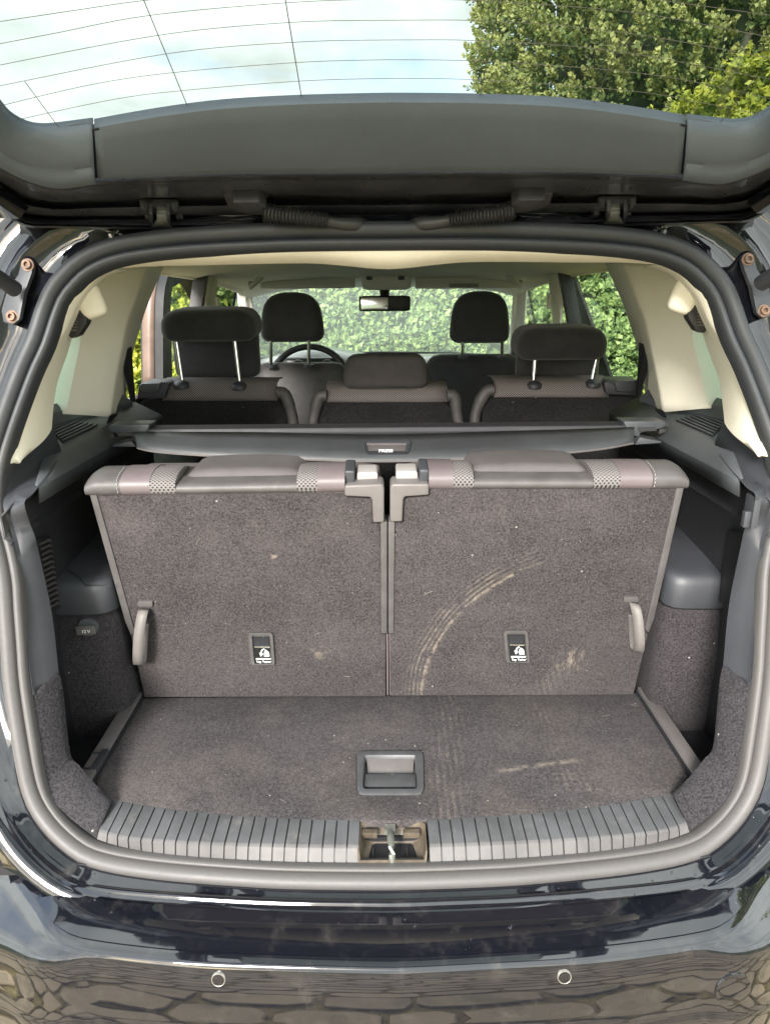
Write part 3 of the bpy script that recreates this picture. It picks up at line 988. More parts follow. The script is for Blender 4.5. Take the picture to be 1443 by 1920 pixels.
# ---- header trim
HTOP = [(217, 490), (264, 482), (360, 476), (540, 468), (722, 464)]
HLOW = [(217, 502), (290, 497), (360, 496), (480, 493), (580, 492), (640, 496), (690, 501), (722, 503)]
a_ = crom([PO(u, v, .012) for u, v in HTOP], 40); b_ = crom([PO(u, v, .055) for u, v in HLOW], 40)
a_[-1].x = b_[-1].x = 0
def full(c): return c + [mir(p) for p in reversed(c[:-1])]
mid = [p.lerp(q, .55) + V((0, -.006, .002)) for p, q in zip(a_, b_)]
up_ = [p + V((0, -.004, .02)) for p in a_]
c_ = [p + V((0, .05, -.001 + .012)) for p in b_]; d_ = [V((p.x, 1.30, 1.545)) for p in b_]
mb = MB(); mb.loft([full(x) for x in (up_, a_, mid, b_, c_, d_)])
obj('header_trim', mb, M['cream'], car, angle=70, solid=.003)

# ---- rear pillar trims
def dpillar(s, X):
    A0 = [(216, 490), (175, 505), (150, 525), (130, 550), (117, 570), (105, 597), (100, 620), (72, 682), (50, 740), (32, 790), (19, 840), (12, 868)]
    A1 = [(217, 502), (185, 517), (160, 545), (140, 575), (130, 597), (120, 620), (95, 665), (65, 740), (40, 820), (32, 867)]
    A2 = [(240, 508), (212, 513), (185, 527), (172, 545), (152, 590), (140, 615), (125, 665), (105, 725), (97, 792), (95, 807), (80, 827), (57, 847), (33, 869)]
    a0 = crom([PO(u, v, .012) for u, v in A0], 44)
    a1 = crom([PO(u, v, .030) for u, v in A1], 44)
    a2 = crom([PW(u, v, .585, .16) for u, v in A2[:9]] + [PW(95, 807, .583, .16), PW(80, 827, .58, .16), PO(57, 847, .06), PO(33, 869, .035)], 44)
    am = [p.lerp(q, .5) + V((0, -.006, 0)) for p, q in zip(a0, a1)]
    ab = [p.lerp(q, .08) + V((.002, 0, 0)) for p, q in zip(a1, a2)]
    z0 = [p + V((-.004, .02, 0)) for p in a0]
    mb = MB(); mb.loft([X(r) for r in (z0, a0, am, a1, ab, [p.lerp(q, .5) + V((.004, 0, 0)) for p, q in zip(a1, a2)], a2, [p + V((-.03, .01, 0)) for p in a2])])
    obj('rear_pillar_trim', mb, M['cream'], car, angle=50, solid=.002)
    # middle pillar
    C0 = [(185, 505), (172, 530), (163, 565), (155, 600), (150, 650), (140, 695), (127, 760), (121, 776)]
    C1 = [(276, 500), (269, 511), (253, 562), (237, 605), (224, 670), (213, 730), (205, 782)]
    C2 = [(306, 500), (300, 515), (291, 535), (273, 580), (260, 622), (249, 660), (240, 700), (236, 745), (234, 790)]
    c0 = crom([PW(u, v, .645, .2) for u, v in C0], 20)
    c1 = crom([PW(u, v, .600, .2) for u, v in C1], 20)
    c2 = crom([PW(u, v, .66, .24) for u, v in C2], 20)
    e1 = [p.lerp(q, .06) for p, q in zip(c1, c0)]; e2 = [p.lerp(q, .08) for p, q in zip(c1, c2)]
    g = [p.lerp(q, .45) + V((.006, 0, 0)) for p, q in zip(c0, c1)]
    mb = MB(); mb.loft([X(r) for r in ([p + V((-.05, .01, 0)) for p in c0], c0, g, e1, c1, e2, c2, [p + V((-.07, .02, 0)) for p in c2])])
    obj('middle_pillar_trim', mb, M['cream'], car, angle=60, solid=.002)
    # dark foot of the middle pillar
    mb = MB()
    q = [PW(200, 795, .60, .2), PW(205, 780, .598, .2), PW(236, 776, .655, .24), PW(236, 800, .655, .24)]
    mb.prism(X(q), (0, .03, 0)); obj('pillar_foot', mb, M['trim_black'], car)
    # belt guide with buckle
    yb = 1.20
    P_ = lambda u, v: PY(u, v, yb)
    c = P_(170, 565)
    mb = MB()
    rot = Matrix.Translation(c) @ Matrix.Rotation(R(-18), 4, 'Y') @ Matrix.Rotation(R(20), 4, 'Z')
    mb.rbox((.043, .045, .056), .013, rot, 5)
    mb2 = MB(); mb2.v = [tuple(mir(V(p))) if s > 0 else p for p in mb.v]; mb2.f = mb.f; mb2.m = mb.m
    bg_ = obj('belt_guide', mb2, M['cream'], car)
    mb = MB()
    pts = [P_(144, 578), P_(176, 584), P_(172, 606), P_(158, 628), (P_(143, 634)), P_(134, 622), P_(140, 604)]
    mb.prism(X(pts), (0, -.022, .0)); obj('belt_tongue', mb, M['rubber_black'], bg_, bevel=.004)
    mb = MB()
    for k in range(5):
        a = P_(151, 596 + k * 5.5) + V((0, -.0235, 0)); mb.box(X([a])[0], (.011, .003, .0025))
    obj('tongue_ribs', mb, M['grey'], bg_)
    # belt webbing down to the rear seat
    b0 = [PW(u, v, .628, .22) for u, v in ((232, 657), (232, 690), (243, 740), (252, 795))]
    b1 = [PW(u, v, .628, .22) for u, v in ((247, 650), (249, 690), (253, 740), (257, 795))]
    mb = MB(); mb.loft([X(crom(b0, 8)), X(crom(b1, 8))]); obj('seat_belt', mb, M['belt'], car, solid=.002)
both(dpillar)

# ---- side ledges with their air grilles
def ledge(s, X):
    zi, zo = 1.163, 1.215
    top = lambda x, y_: V((-x, y_, zi + (x - .56) / .10 * (zo - zi)))
    ys = [1.05, 1.12, 1.3, 1.5, 1.70]
    rails = []
    for y_ in ys:
        yo = max(y_, 1.245); ym = max(y_, 1.195)
        rails.append(X([V((-.562, y_, zi - .03)), V((-.558, y_, zi - .004)), top(.563, y_), top(.61, ym), top(.66, yo), V((-.70, yo, zo + .02))]))
    mb = MB(); mb.loft(rails)
    lo = obj('side_ledge', mb, M['ledge'], car, angle=50, solid=.003)
    mb = MB(); mb.prism(X([top(.615, 1.20) + V((0, 0, .03)), top(.615, 1.66) + V((0, 0, .012)), top(.66, 1.66) + V((0, 0, .03)), top(.66, 1.20) + V((0, 0, .03))][1:3] +
                          [top(.66, 1.2) + V((0, 0, .03)), top(.645, 1.2) + V((0, 0, .01))]), (0, 0, -.012))
    obj('ledge_rim', mb, M['ledge'], car)
    # grille
    def LP(u, v):
        d = ray(u, v)
        n_ = V((.052, 0, .10)).normalized()      # ledge plane normal (left side slopes up outward)
        p0 = top(.56, 1.2)
        return CAMP + d * ((p0 - CAMP).dot(n_) / d.dot(n_))
    q = [LP(90, 807), LP(127, 790), LP(184, 800), LP(117, 832)]
    upn = V((.052, 0, .10)).normalized()
    mb = MB(); mb.prism(X([p + upn * .0012 for p in q]), X([upn * .001])[0]); gr = obj('air_grille', mb, M['pit'], lo)
    for k in range(6):
        w_ = (k + .62) / 6.2
        a, b = q[0].lerp(q[3], w_), q[1].lerp(q[2], w_)
        w2 = w_ + .062
        c, d = q[0].lerp(q[3], w2), q[1].lerp(q[2], w2)
        mb = MB(); mb.prism(X([p + upn * .0022 for p in (a, b, d, c)]), X([upn * .004])[0])
        obj('grille_slat', mb, M['ledge'], lo)
    # dark side wall below, with moulded ribs
    mb = MB()
    mb.loft([X([V((-.572, y_, 1.150)), V((-.592, y_, 1.130)), V((-.592, y_, 1.095)), V((-.584, y_, 1.088)), V((-.592, y_, 1.07)), V((-.594, y_, .99)), V((-.61, y_, .80)), V((-.61, y_, .58))]) for y_ in (.99, 1.1, 1.3, 1.7)])
    obj('side_lining', mb, M['trim_black'], car, angle=30, solid=.003)
    # wheel arch box: carpeted below, plastic shelf above
    mb = MB()
    prof = [V((-.63, 1.128, 0)), V((-.58, 1.128, 0)), V((-.535, 1.131, 0)), V((-.518, 1.139, 0)), V((-.510, 1.155, 0)), V((-.512, 1.22, 0)), V((-.52, 1.42, 0))]
    prof = crom(prof, 22)
    mb.loft([X([p + V((-.012 * (1 - k_), -.008 * (1 - k_), z_)) for p in prof]) for z_, k_ in ((.56, 1.6), (.75, 1.2), (.915, 1))])
    obj('wheel_arch_lining', mb, M['sidecarpet'], car, angle=60, solid=.004)
    mb = MB()
    prof = [V((-.63, 1.120, 0)), V((-.58, 1.120, 0)), V((-.53, 1.122, 0)), V((-.512, 1.129, 0)), V((-.504, 1.146, 0)), V((-.506, 1.22, 0)), V((-.515, 1.42, 0))]
    prof = crom(prof, 26)
    cen = V((-.62, 1.45, 0))
    rl = []
    for z_, sh in ((.900, 0), (.904, -.003), (.944, .0), (.957, .004), (.963, .014), (.966, .03), (.975, .10), (1.0, .36)):
        rl.append(X([V((p.x + (cen.x - p.x) * min(sh * 2.6, 1), p.y + (cen.y - p.y) * min(sh * 2.6, 1), z_)) for p in prof]))
    mb = MB(); mb.loft(rl)
    obj('storage_shelf', mb, M['trim'], car, angle=50, solid=.003)
    if s < 0:
        mb = MB(); mb.tube([PZ(128, 1068, .972), PZ(150, 1083, .968), PZ(160, 1097, .958), PZ(208, 1098, .958)], .0012, 6)
        obj('shelf_seam', mb, M['rubber_black'], car)
    # upright grille on the side wall
    gx = .588
    g = [PW(u, v, gx) for u, v in ((66, 1010), (91, 1004), (109, 1140), (86, 1150))]
    inn = V((.004, 0, 0))
    mb = MB(); mb.prism(X(g), X([inn])[0])
    vg = obj('upright_grille', mb, M['pit'], car, bevel=.001)
    for k in range(13):
        w_ = (k + .6) / 14
        a, b = g[0].lerp(g[3], w_), g[1].lerp(g[2], w_)
        a, b = a.lerp(b, .05), a.lerp(b, .86)
        mb = MB(); mb.tube([a + V((.005, 0, -.004)), a.lerp(b, .7) + V((.008, 0, .0)), b + V((.006, 0, -.004))], [.0022, .003, .002], 6)
        obj('grille_slat', mb, M['grey'], vg)
both(ledge)
# bag hook on the right
mb = MB()
c = mir(PW(1443 - 1390, 970, .552)); mb.box(c, (.01, .028, .05)); mb.box(c + V((-.008, -.004, -.012)), (.012, .01, .026))
obj('bag_hook', mb, M['trim'], car, bevel=.002)

# ---- lower rear trims and carpeted corners
def LPL(u, v):
    n_ = V((.052, 0, .10)).normalized(); p0 = V((-.56, 1.2, 1.165)); d = ray(u, v)
    return CAMP + d * ((p0 - CAMP).dot(n_) / d.dot(n_))
def lower(s, X):
    e0 = [PO(u, v, .012) for u, v in ((12, 868), (8, 890), (5, 912), (4, 930), (5, 944), (12, 965), (20, 987), (33, 1042), (38, 1097), (42, 1152), (50, 1217), (61, 1303))]
    e2 = [PW(97, 800, .585, .16), LPL(114, 845), LPL(107, 865), LPL(88, 892), LPL(62, 925), LPL(46, 943), PW(55, 980, .561), PW(66, 1009, .561), PW(72, 1036, .561), PO(96, 1147, .06), PO(109, 1258, .06), PO(110, 1263, .06)]
    e0 = cseg(e0, 4); e2 = cseg(e2, 4)
    lip = [p.lerp(q, .16) + V((0, -.010, 0)) for p, q in zip(e0, e2)]
    lip2 = [p.lerp(q, .24) + V((0, -.004, 0)) for p, q in zip(e0, e2)]
    mid = [p.lerp(q, .6) + V((0, -.008, 0)) for p, q in zip(e0, e2)]
    back = [p + V((-.034, .035, -.002)) for p in e2]
    mb = MB(); mb.loft([X(r) for r in ([p + V((-.003, .02, 0)) for p in e0], e0, lip, lip2, mid, e2, back)])
    obj('lower_pillar_trim', mb, M['trim'], car, angle=55, solid=.002)
    g0 = crom([PO(u, v, .012) for u, v in ((61, 1305), (74, 1389), (85, 1466), (100, 1499), (136, 1536), (182, 1571))], 30)
    g2 = crom([PO(u, v, .06) for u, v in ((110, 1261), (118, 1300), (131, 1411), (149, 1437), (179, 1472), (213, 1503))], 30)
    mid = [p.lerp(q, .45) + V((0, -.008, .004)) for p, q in zip(g0, g2)]
    mid2 = [p.lerp(q, .85) + V((0, -.002, .004)) for p, q in zip(g0, g2)]
    end = g2[-1].lerp(g0[-1], .5)
    mb = MB(); mb.loft([X(r) for r in ([p + V((-.003, .02, -.006)) for p in g0], g0, mid, mid2, g2, [p + V((-.028, .03, -.03)) for p in g2])])
    obj('corner_carpet', mb, M['cornercarpet'], car, angle=60, solid=.002)
    # floor rail beside the board
    mb = MB(); mb.box((s * .512, 1.075, .672), (.024, .26, .03))
    rl = obj('floor_rail', mb, M['grey'], car, bevel=.002)
    mb = MB(); mb.box((s * .499, 1.075, .655), (.004, .255, .05)); obj('rail_side', mb, M['trim_black'], rl)
    if s < 0:
        mb = MB(); mb.box((-.503, .995, .684), (.012, .05, .012)); mb.box((-.512, .97, .6885), (.024, .003, .003)); mb.box((-.512, 1.01, .6885), (.024, .003, .003))
        obj('rail_catch', mb, M['trim'], rl, bevel=.001)
both(lower)
# boot tub below the board
mb = MB(); mb.box((0, 1.02, .625), (1.24, .40, .02)); mb.box((0, .87, .62), (.7, .03, .05))
obj('boot_tub', mb, M['trim_black'], car, smooth=False)

# 12 volt socket
c = PY(165, 1177, 1.124)
mb = MB(); mb.lathe(c + V((0, .008, 0)), (0, -1, .1), [(.0185, 0), (.0185, .007), (.017, .010)], 24)
sk = obj('power_socket', mb, M['ledge'], car)
mb = MB(); mb.box(c + V((-.002, -.003, -.004)), (.034, .008, .014), Matrix.Rotation(R(-4), 3, 'Y')); mb.tube([c + V((-.02, -.006, .004)), c + V((.015, -.006, .0055))], .002, 6)
obj('socket_cap', mb, M['grey'], sk, bevel=.001)

def text_obj(name, body, size, M4, mat, parent, ext=0.0003, sx=1.0):
    cu = bpy.data.curves.new(name, 'FONT'); cu.body = body; cu.size = size; cu.extrude = ext
    cu.align_x = 'CENTER'; cu.align_y = 'CENTER'
    tmp = bpy.data.objects.new('tmp_text', cu); COL.objects.link(tmp)
    dg = bpy.context.evaluated_depsgraph_get(); dg.update()
    me = bpy.data.meshes.new_from_object(tmp.evaluated_get(dg))
    bpy.data.objects.remove(tmp); bpy.data.curves.remove(cu)
    off = Matrix.Translation(-root_of(parent).location)
    me.transform(off @ M4 @ Matrix.Diagonal((sx, 1, 1, 1)))
    me.materials.clear(); me.materials.append(mat); me.name = name
    o = bpy.data.objects.new(name, me); COL.objects.link(o); o.parent = parent
    return o
def face_m(c, nrm, upv):
    z = nrm.normalized(); x = upv.cross(z).normalized(); y = z.cross(x)
    mm = Matrix((x, y, z)).transposed().to_4x4(); mm.translation = c
    return mm
text_obj('lettering', '12 V', .0085, face_m(c + V((-.001, -.0078, -.004)), V((0, -1, .0)), V((0, 0, 1))), M['white'], sk)

# ---- sill plate with its ribs and the lock recess
S0 = [(213, 1503), (325, 1520), (450, 1532), (600, 1539), (733, 1541)]
S1 = [(186, 1558), (235, 1572), (360, 1582), (540, 1587), (733, 1589)]
S2 = [(182, 1572), (235, 1588), (360, 1609), (540, 1621), (733, 1625)]
NS = 201
s0 = crom([PZ(u, v, .669) for u, v in S0], NS); s1 = crom([PZ(u, v, .664) for u, v in S1], NS); s2 = crom([PO(u, v, .014) for u, v in S2], NS)
s0[-1].x = s1[-1].x = s2[-1].x = 0
F0 = int(NS * .893)
def sillstrip(i0, i1, lift=0.0):
    li = V((0, -.0, lift)); lf = V((0, -lift, lift * .6))
    idx = list(range(i0, i1 + 1)) if i1 - i0 < 4 else list(np.linspace(i0, i1, 4).astype(int)) if lift else list(range(i0, i1 + 1))
    g = lambda c_, o_: [c_[i] + o_ for i in idx]
    rails = [g(s0, V((0, .006, -.012))), g(s0, li), [p.lerp(q, .93) + li for p, q in zip([s0[i] for i in idx], [s1[i] for i in idx])], [p.lerp(q, .07) + lf for p, q in zip([s1[i] for i in idx], [s2[i] for i in idx])], g(s2, lf), g(s2, V((0, .02, -.02)))]
    return rails
sill_bases = []
for s in (-1, 1):
    fx = (lambda r: r) if s < 0 else (lambda r: [mir(p) for p in r])
    mb = MB(); mb.loft([fx(r) for r in sillstrip(0, F0)])
    if s < 0:
        sill = obj('sill_plate', mb, M['rubber_black'], car, angle=40)
        par = sill
    else:
        obj('sill_base', mb, M['rubber_black'], sill, angle=40)
    nrib = 22
    bounds = [0] + [int(round(3 + (F0 - 3) * k / nrib)) for k in range(nrib + 1)]
    bounds = [int(round(F0 * k / nrib)) for k in range(nrib + 1)]
    for k in range(nrib):
        # each rib: its own slab with a groove either side
        i0, i1 = bounds[k], bounds[k + 1]
        def sub(c_, w_):
            f_ = i0 + (i1 - i0) * w_; j = int(f_); return c_[j].lerp(c_[min(j + 1, NS - 1)], f_ - j)
        ws = (.06, .36, .66, .94)
        hz = .0026
        rails = []
        r0 = [sub(s0, w) + V((0, .001, -.004)) for w in ws]
        rails.append(r0)
        rails.append([sub(s0, w) + V((0, 0, hz)) for w in ws])
        rails.append([sub(s0, w).lerp(sub(s1, w), .96) + V((0, 0, hz)) for w in ws])
        rails.append([sub(s1, w).lerp(sub(s2, w), .06) + V((0, -hz * .7, hz * .5)) for w in ws])
        rails.append([sub(s2, w) + V((0, -hz * .7, hz * .3)) for w in ws])
        rails.append([sub(s2, w) + V((0, .004, -.004)) for w in ws])
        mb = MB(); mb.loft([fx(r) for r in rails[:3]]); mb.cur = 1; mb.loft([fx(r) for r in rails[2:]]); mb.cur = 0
        # side walls
        for col in (0, 3):
            top_ = [r[col] for r in rails]
            low_ = [p + V((0, .003, -.004)) for p in top_]
            mb.loft([fx(top_), fx(low_)])
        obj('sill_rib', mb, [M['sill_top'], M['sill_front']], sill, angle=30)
# recess
def SP(u, v): return PZ(u, v, .664)
rc = [(674, 1548), (684, 1543), (790, 1543), (797, 1549), (801, 1600), (799, 1618), (672, 1619), (670, 1600)]
ro = [SP(u, v) if v < 1585 else PO(u, v, .012) for u, v in rc]
cx_ = sum((p for p in ro), V((0, 0, 0))) / len(ro)
rings = [[p + V((0, 0, .004)) for p in ro], [p.lerp(cx_, .05) + V((0, 0, .004)) for p in ro], [p.lerp(cx_, .07) + V((0, .0, -.004)) for p in ro], [p.lerp(cx_, .16) + V((0, 0, -.022)) for p in ro], [p.lerp(cx_, .5) + V((0, 0, -.030)) for p in ro], [p.lerp(cx_, .98) + V((0, 0, -.03)) for p in ro]]
mb = MB(); mb.loft(rings, closed=True)
mb.loft([[p + V((0, 0, .004)) for p in ro], [p + V((0, 0, -.03)) for p in ro]], closed=True)
lk = obj('lock_recess', mb, M['brown'], sill, angle=40)
a, b = SP(731, 1555), SP(736, 1611)
mb = MB(); mb.tube([a + V((0, 0, -.02)), a + V((0, -.002, .0)), a.lerp(b, .25) + V((0, 0, .002)), a.lerp(b, .60) + V((0, 0, -.001)), a.lerp(b, .72) + V((0, 0, -.006)), a.lerp(b, .74) + V((0, 0, -.026))], .0050, 10)
mb.box(a + V((0, .002, -.002)), (.016, .012, .01))
obj('lock_striker', mb, M['zinc'], car, angle=40)
for du in (-40, 40):
    mb = MB(); mb.box(SP(731 + du, 1556) + V((0, 0, -.007)), (.026, .010, .010)); obj('recess_lug', mb, M['brown'], sill, bevel=.0015)
    mb = MB(); mb.tube([SP(731 + du * .8, 1566) + V((0, 0, -.024)), SP(731 + du * .8, 1592) + V((0, 0, -.028))], .0012, 6); obj('recess_rib', mb, M['rubber_black'], sill)

# ---- headliner, console, visors, mirror, dashboard
zc = [(1.28, 1.548), (1.6, 1.55), (2.1, 1.552), (2.6, 1.543), (3.0, 1.522), (3.2, 1.505), (3.36, 1.478)]
mb = MB()
mb.loft([[V((x_ * (0.66 if y_ < 3.3 else .62), y_, z_ - .045 * abs(x_) ** 4)) for x_ in np.linspace(-1, 1, 17)] for y_, z_ in zc])
obj('headliner', mb, M['cream_grey'], car, angle=60, solid=.004)
def cantrail(s, X):
    y_z = [(1.30, 1.505, .60), (1.7, 1.512, .635), (2.2, 1.512, .645), (2.6, 1.500, .645), (3.0, 1.478, .64), (3.3, 1.455, .63)]
    mb = MB(); mb.loft([X([V((-x_ + .05, y_, z_ + .02)), V((-x_ + .012, y_, z_ + .006)), V((-x_, y_, z_ - .004)), V((-x_ - .04, y_, z_ + .004))]) for y_, z_, x_ in y_z])
    obj('roof_side_trim', mb, M['cream_grey'], car, angle=60, solid=.004)
    # front pillar
    mb = MB(); mb.loft([X([V((-.60, 3.27, 1.49)), V((-.63, 3.34, 1.47)), V((-.66, 3.28, 1.47))]), X([V((-.655, 3.60, 1.28)), V((-.69, 3.68, 1.27)), V((-.72, 3.60, 1.27))]), X([V((-.70, 3.85, 1.10)), V((-.74, 3.93, 1.08)), V((-.78, 3.85, 1.08))])])
    obj('front_pillar_trim', mb, M['cream_grey'], car, angle=60, solid=.01)
    # centre pillar
    mb = MB(); mb.loft([X([V((-.625, 2.50, z_)), V((-.605 - k, 2.56, z_)), V((-.605 - k, 2.64, z_)), V((-.64 - k, 2.70, z_))]) for z_, k in ((1.52, 0), (1.35, .03), (1.10, .07), (.8, .09))])
    obj('centre_pillar_trim', mb, M['cream'], car, angle=50, solid=.01)
    c = X([V((-.60, 2.585, 1.415))])[0]
    mb = MB(); mb.rbox((.014, .03, .05), .006, Matrix.Translation(c), 3); obj('belt_height_adjuster', mb, M['cream'], car)
    mb = MB(); mb.box(X([V((-.683, 2.495, 1.3))])[0], (.045, .03, .46), Matrix.Rotation(R(15 * s * -1), 3, 'Y')); obj('pillar_flange', mb, M['rubber_black'], car, bevel=.004)
    # door inner panel
    mb = MB(); mb.loft([X([V((-.72, y_, 1.12)), V((-.70, y_, 1.10)), V((-.71, y_, .9)), V((-.74, y_, .45))]) for y_ in (1.72, 2.2, 2.6, 3.2, 3.8)])
    obj('door_lining', mb, M['trim'], car, angle=50, solid=.01)
    # grab handle
    u, v = ((482, 525) if s < 0 else (962, 523))
    c = PY(u, v, 2.9)
    mb = MB(); w = R(38 * (1 if s < 0 else -1))
    d0 = V((math.cos(w), .0, math.sin(w)))
    mb.tube([c - d0 * .036 + V((0, 0, .012)), c - d0 * .034 + V((0, -.02, -.008)), c + d0 * .034 + V((0, -.02, -.008)), c + d0 * .036 + V((0, 0, .012))], .010, 8)
    obj('grab_handle', mb, M['visor'], car, angle=60)
    # visor
    us = (488, 666) if s < 0 else (778, 972)
    a, b = PY(us[0], 531, 3.1), PY(us[1], 528, 3.1)
    mb = MB(); mb.rbox(((b - a).length, .014, .058), .007, Matrix.Translation((a + b) / 2) @ Matrix.Rotation(R(-35), 4, 'X'), 5)
    vz = obj('sun_visor', mb, M['visor'], car)
    if s > 0:
        p = PY(869, 535, 3.08); mb = MB(); mb.box(p + V((0, -.004, 0)), (.125, .0015, .018), Matrix.Rotation(R(-35), 3, 'X')); obj('visor_sticker', mb, M['button'], vz)
    # lower dash corner
both(cantrail)
p0, p1 = PY(678, 515, 3.06), PY(771, 541, 3.06)
cx_ = (p0 + p1) / 2
mb = MB(); mb.rbox((p1.x - p0.x, .14, .075), .02, Matrix.Translation(cx_ + V((0, .06, .004))), 5)
oc = obj('overhead_console', mb, M['visor'], car)
for u in (692, 752):
    mb = MB(); mb.box(PY(u, 521, 3.045), (.026, .012, .017)); obj('reading_light', mb, M['trim'], oc, bevel=.002)
c = PY(721, 569, 3.12)
mb = MB(); mb.rbox((.225, .022, .066), .011, Matrix.Translation(c), 6); mb.tube([c + V((0, .01, .02)), c + V((0, .04, .05)), c + V((0, .07, .085))], [.018, .022, .03], 12)
mr = obj('rear_view_mirror', mb, M['rubber_black'], car)
mb = MB(); mb.rbox((.208, .004, .052), .002, Matrix.Translation(c + V((0, -.011, 0))) @ Matrix.Rotation(R(8), 4, 'Z'), 3); obj('mirror_glass', mb, M['mirror'], mr)

mb = MB()
dz = [(-.74, 1.09), (-.62, 1.125), (-.48, 1.16), (-.335, 1.185), (-.19, 1.165), (-.05, 1.14), (.2, 1.14), (.5, 1.135), (.74, 1.10)]
dz = crom([V((x_, 0, z_)) for x_, z_ in dz], 30)
mb.loft([[V((p.x, y_, p.z * 1 + o)) for p in dz] for y_, o in ((3.36, -.22), (3.37, -.06), (3.40, -.02), (3.46, 0), (3.6, 0), (3.9, -.02))] )
dsh = obj('dashboard', mb, M['dash'], car, angle=50, solid=.01)
mb = MB(); mb.rbox((.30, .05, .12), .04, Matrix.Translation((-.335, 3.345, 1.10)), 5); ic = obj('instrument_cluster', mb, M['label'], dsh)
for dx in (-.07, .07):
    mb = MB(); mb.lathe((-.335 + dx, 3.318, 1.115), (0, -1, 0), [(.036, 0), (.036, .006), (.032, .006), (.032, .0)], 24); obj('dial_ring', mb, M['silver'], ic)
mb = MB()
cs = V((-.335, 3.12, 1.055)); tl = Matrix.Rotation(R(-22), 3, 'X')
mb.tube([cs + tl @ V((math.cos(a) * .178, 0, math.sin(a) * .178)) for a in np.linspace(0, 2 * math.pi, 41)[:-1]], .0145, 10, closed=True)
sw = obj('steering_wheel', mb, M['rubber_black'], car, angle=80)
mb = MB(); mb.rbox((.16, .05, .13), .03, Matrix.Translation(cs + V((0, .02, 0))), 5)
mb.box(cs + V((.11, .015, 0)), (.12, .02, .035)); mb.box(cs + V((-.11, .015, 0)), (.12, .02, .035)); mb.box(cs + V((0, .015, -.11)), (.04, .02, .12))
obj('wheel_hub', mb, M['trim'], sw, bevel=.003)

# ---- front door on the left stands ajar
dA, dB = V((-.92, 2.62, 0)), V((-.83, 3.55, 0))
dd = (dB - dA).normalized(); dn = V((dd.y, -dd.x, 0))
def DP(t, z, o=0): return dA + dd * t + V((0.08 * (z - 1.12) * (1 if z > 1.12 else 0), 0, z)) + dn * o
mb = MB(); mb.prism([DP(0, .35), DP(.93, .35), DP(.93, 1.12), DP(0, 1.12)], dn * .06)
fd = obj('front_door', mb, M['paint'], car, bevel=.008)
tag(fd, 'front door standing ajar')
mb = MB()
fr_o = [DP(0, 1.12), DP(.02, 1.40), DP(.06, 1.50), DP(.13, 1.535), DP(.45, 1.52), DP(.93, 1.13)]
fr_i = [DP(.13, 1.12), DP(.13, 1.39), DP(.14, 1.45), DP(.17, 1.48), DP(.44, 1.48), DP(.85, 1.13)]
fo = crom(fr_o, 40); fi = crom(fr_i, 40)
fm = [a.lerp(b, .35) for a, b in zip(fo, fi)]
mb.loft([fo, [p + dn * .0 for p in fm], fi, [p + dn * .070 for p in fi], [p + dn * .085 for p in fm], [p + dn * .085 for p in fo]], loop=True)
obj('window_frame', mb, M['pit'], fd, angle=40)
mb = MB(); mb.loft([[p - dd * .003 + dn * .008 for p in fo[:18]], [p - dd * .003 + dn * .052 for p in fo[:18]]])
obj('frame_trim', mb, M['door_inner'], fd, solid=.003)
mb = MB(); mb.prism([DP(.12, 1.12, .03), DP(.86, 1.12, .03), DP(.45, 1.48, .03), DP(.14, 1.48, .03)], dn * .005)
obj('door_glass', mb, M['glass_front'], fd)

# ---- open tailgate
EDGE_T = [(-60, 285), (0, 305), (30, 320), (75, 338), (115, 346), (180, 338), (290, 331), (400, 326), (560, 323), (722, 322)]
EDGE_B = [(-60, 372), (0, 397), (25, 412), (47, 424), (70, 427), (100, 427), (200, 429), (300, 430), (500, 431), (722, 431)]
tt = crom([V((u, v, 0)) for u, v in EDGE_T], 60); bb = crom([V((u, v, 0)) for u, v in EDGE_B], 60)
def trail(f, off):
    r = []
    for a, b in zip(tt, bb):
        q = a.lerp(b, f); r.append(PT(q.x, q.y, off))
    r[-1].x = 0
    return r
rl = []
for f, off in ((-.05, -.012), (0, -.004), (.035, .004), (.075, .003), (.10, -.008), (.16, -.012), (.38, -.014), (.41, -.034), (.54, -.038), (.575, -.022), (.72, -.022), (.755, -.034), (.80, -.036), (.82, -.022), (.86, -.022), (.885, -.012), (.915, -.008), (.94, -.014), (.965, -.006), (1.0, -.006), (1.02, -.03)):
    h = trail(f, off); rl.append(h + [mir(p) for p in reversed(h[:-1])])
mb = MB(); mb.loft(rl)
gate = obj('tailgate', mb, M['paint_dusty'], car, angle=50)
def TP(x, y_, off=0): return V((x, y_, 1.57 + (1 - y_) * TG)) + TN * off
# outer skin, side frames, lower panel
mb = MB()
rails = []
for y_, w in ((1.06, .56), (.95, .60), (.8, .635), (.45, .66), (.30, .66), (-.02, .60), (-.06, .57)):
    rails.append([TP(x_ * w, y_, -.06 + .02 * abs(x_) ** 3 + (.05 if y_ < -.03 else 0)) for x_ in np.linspace(-1, 1, 15)])
top_rail, low = rails[:4], rails[3:]
mb.loft(rails[:2]); mb.loft(rails[4:])
for s in (-1, 1):
    mb.loft([[TP(s * a, y_, o) for a, o in ((i_, -.01), (i_ + .012, .006), (w_ - .03, .004), (w_, -.03), (w_ - .02, -.05), (i_, -.055))] for y_, w_, i_ in ((1.03, .57, .50), (.88, .62, .52), (.6, .655, .555), (.3, .66, .56), (.28, .66, .52))])
mb.loft([[TP(x_ * w, y_, o) for x_ in np.linspace(-1, 1, 15)] for y_, w, o in ((.33, .56, -.01), (.29, .6, .015), (.1, .6, .02), (-.02, .58, .01), (-.06, .57, -.03))])
obj('outer_panel', mb, M['paint'], gate, angle=50, solid=.006)
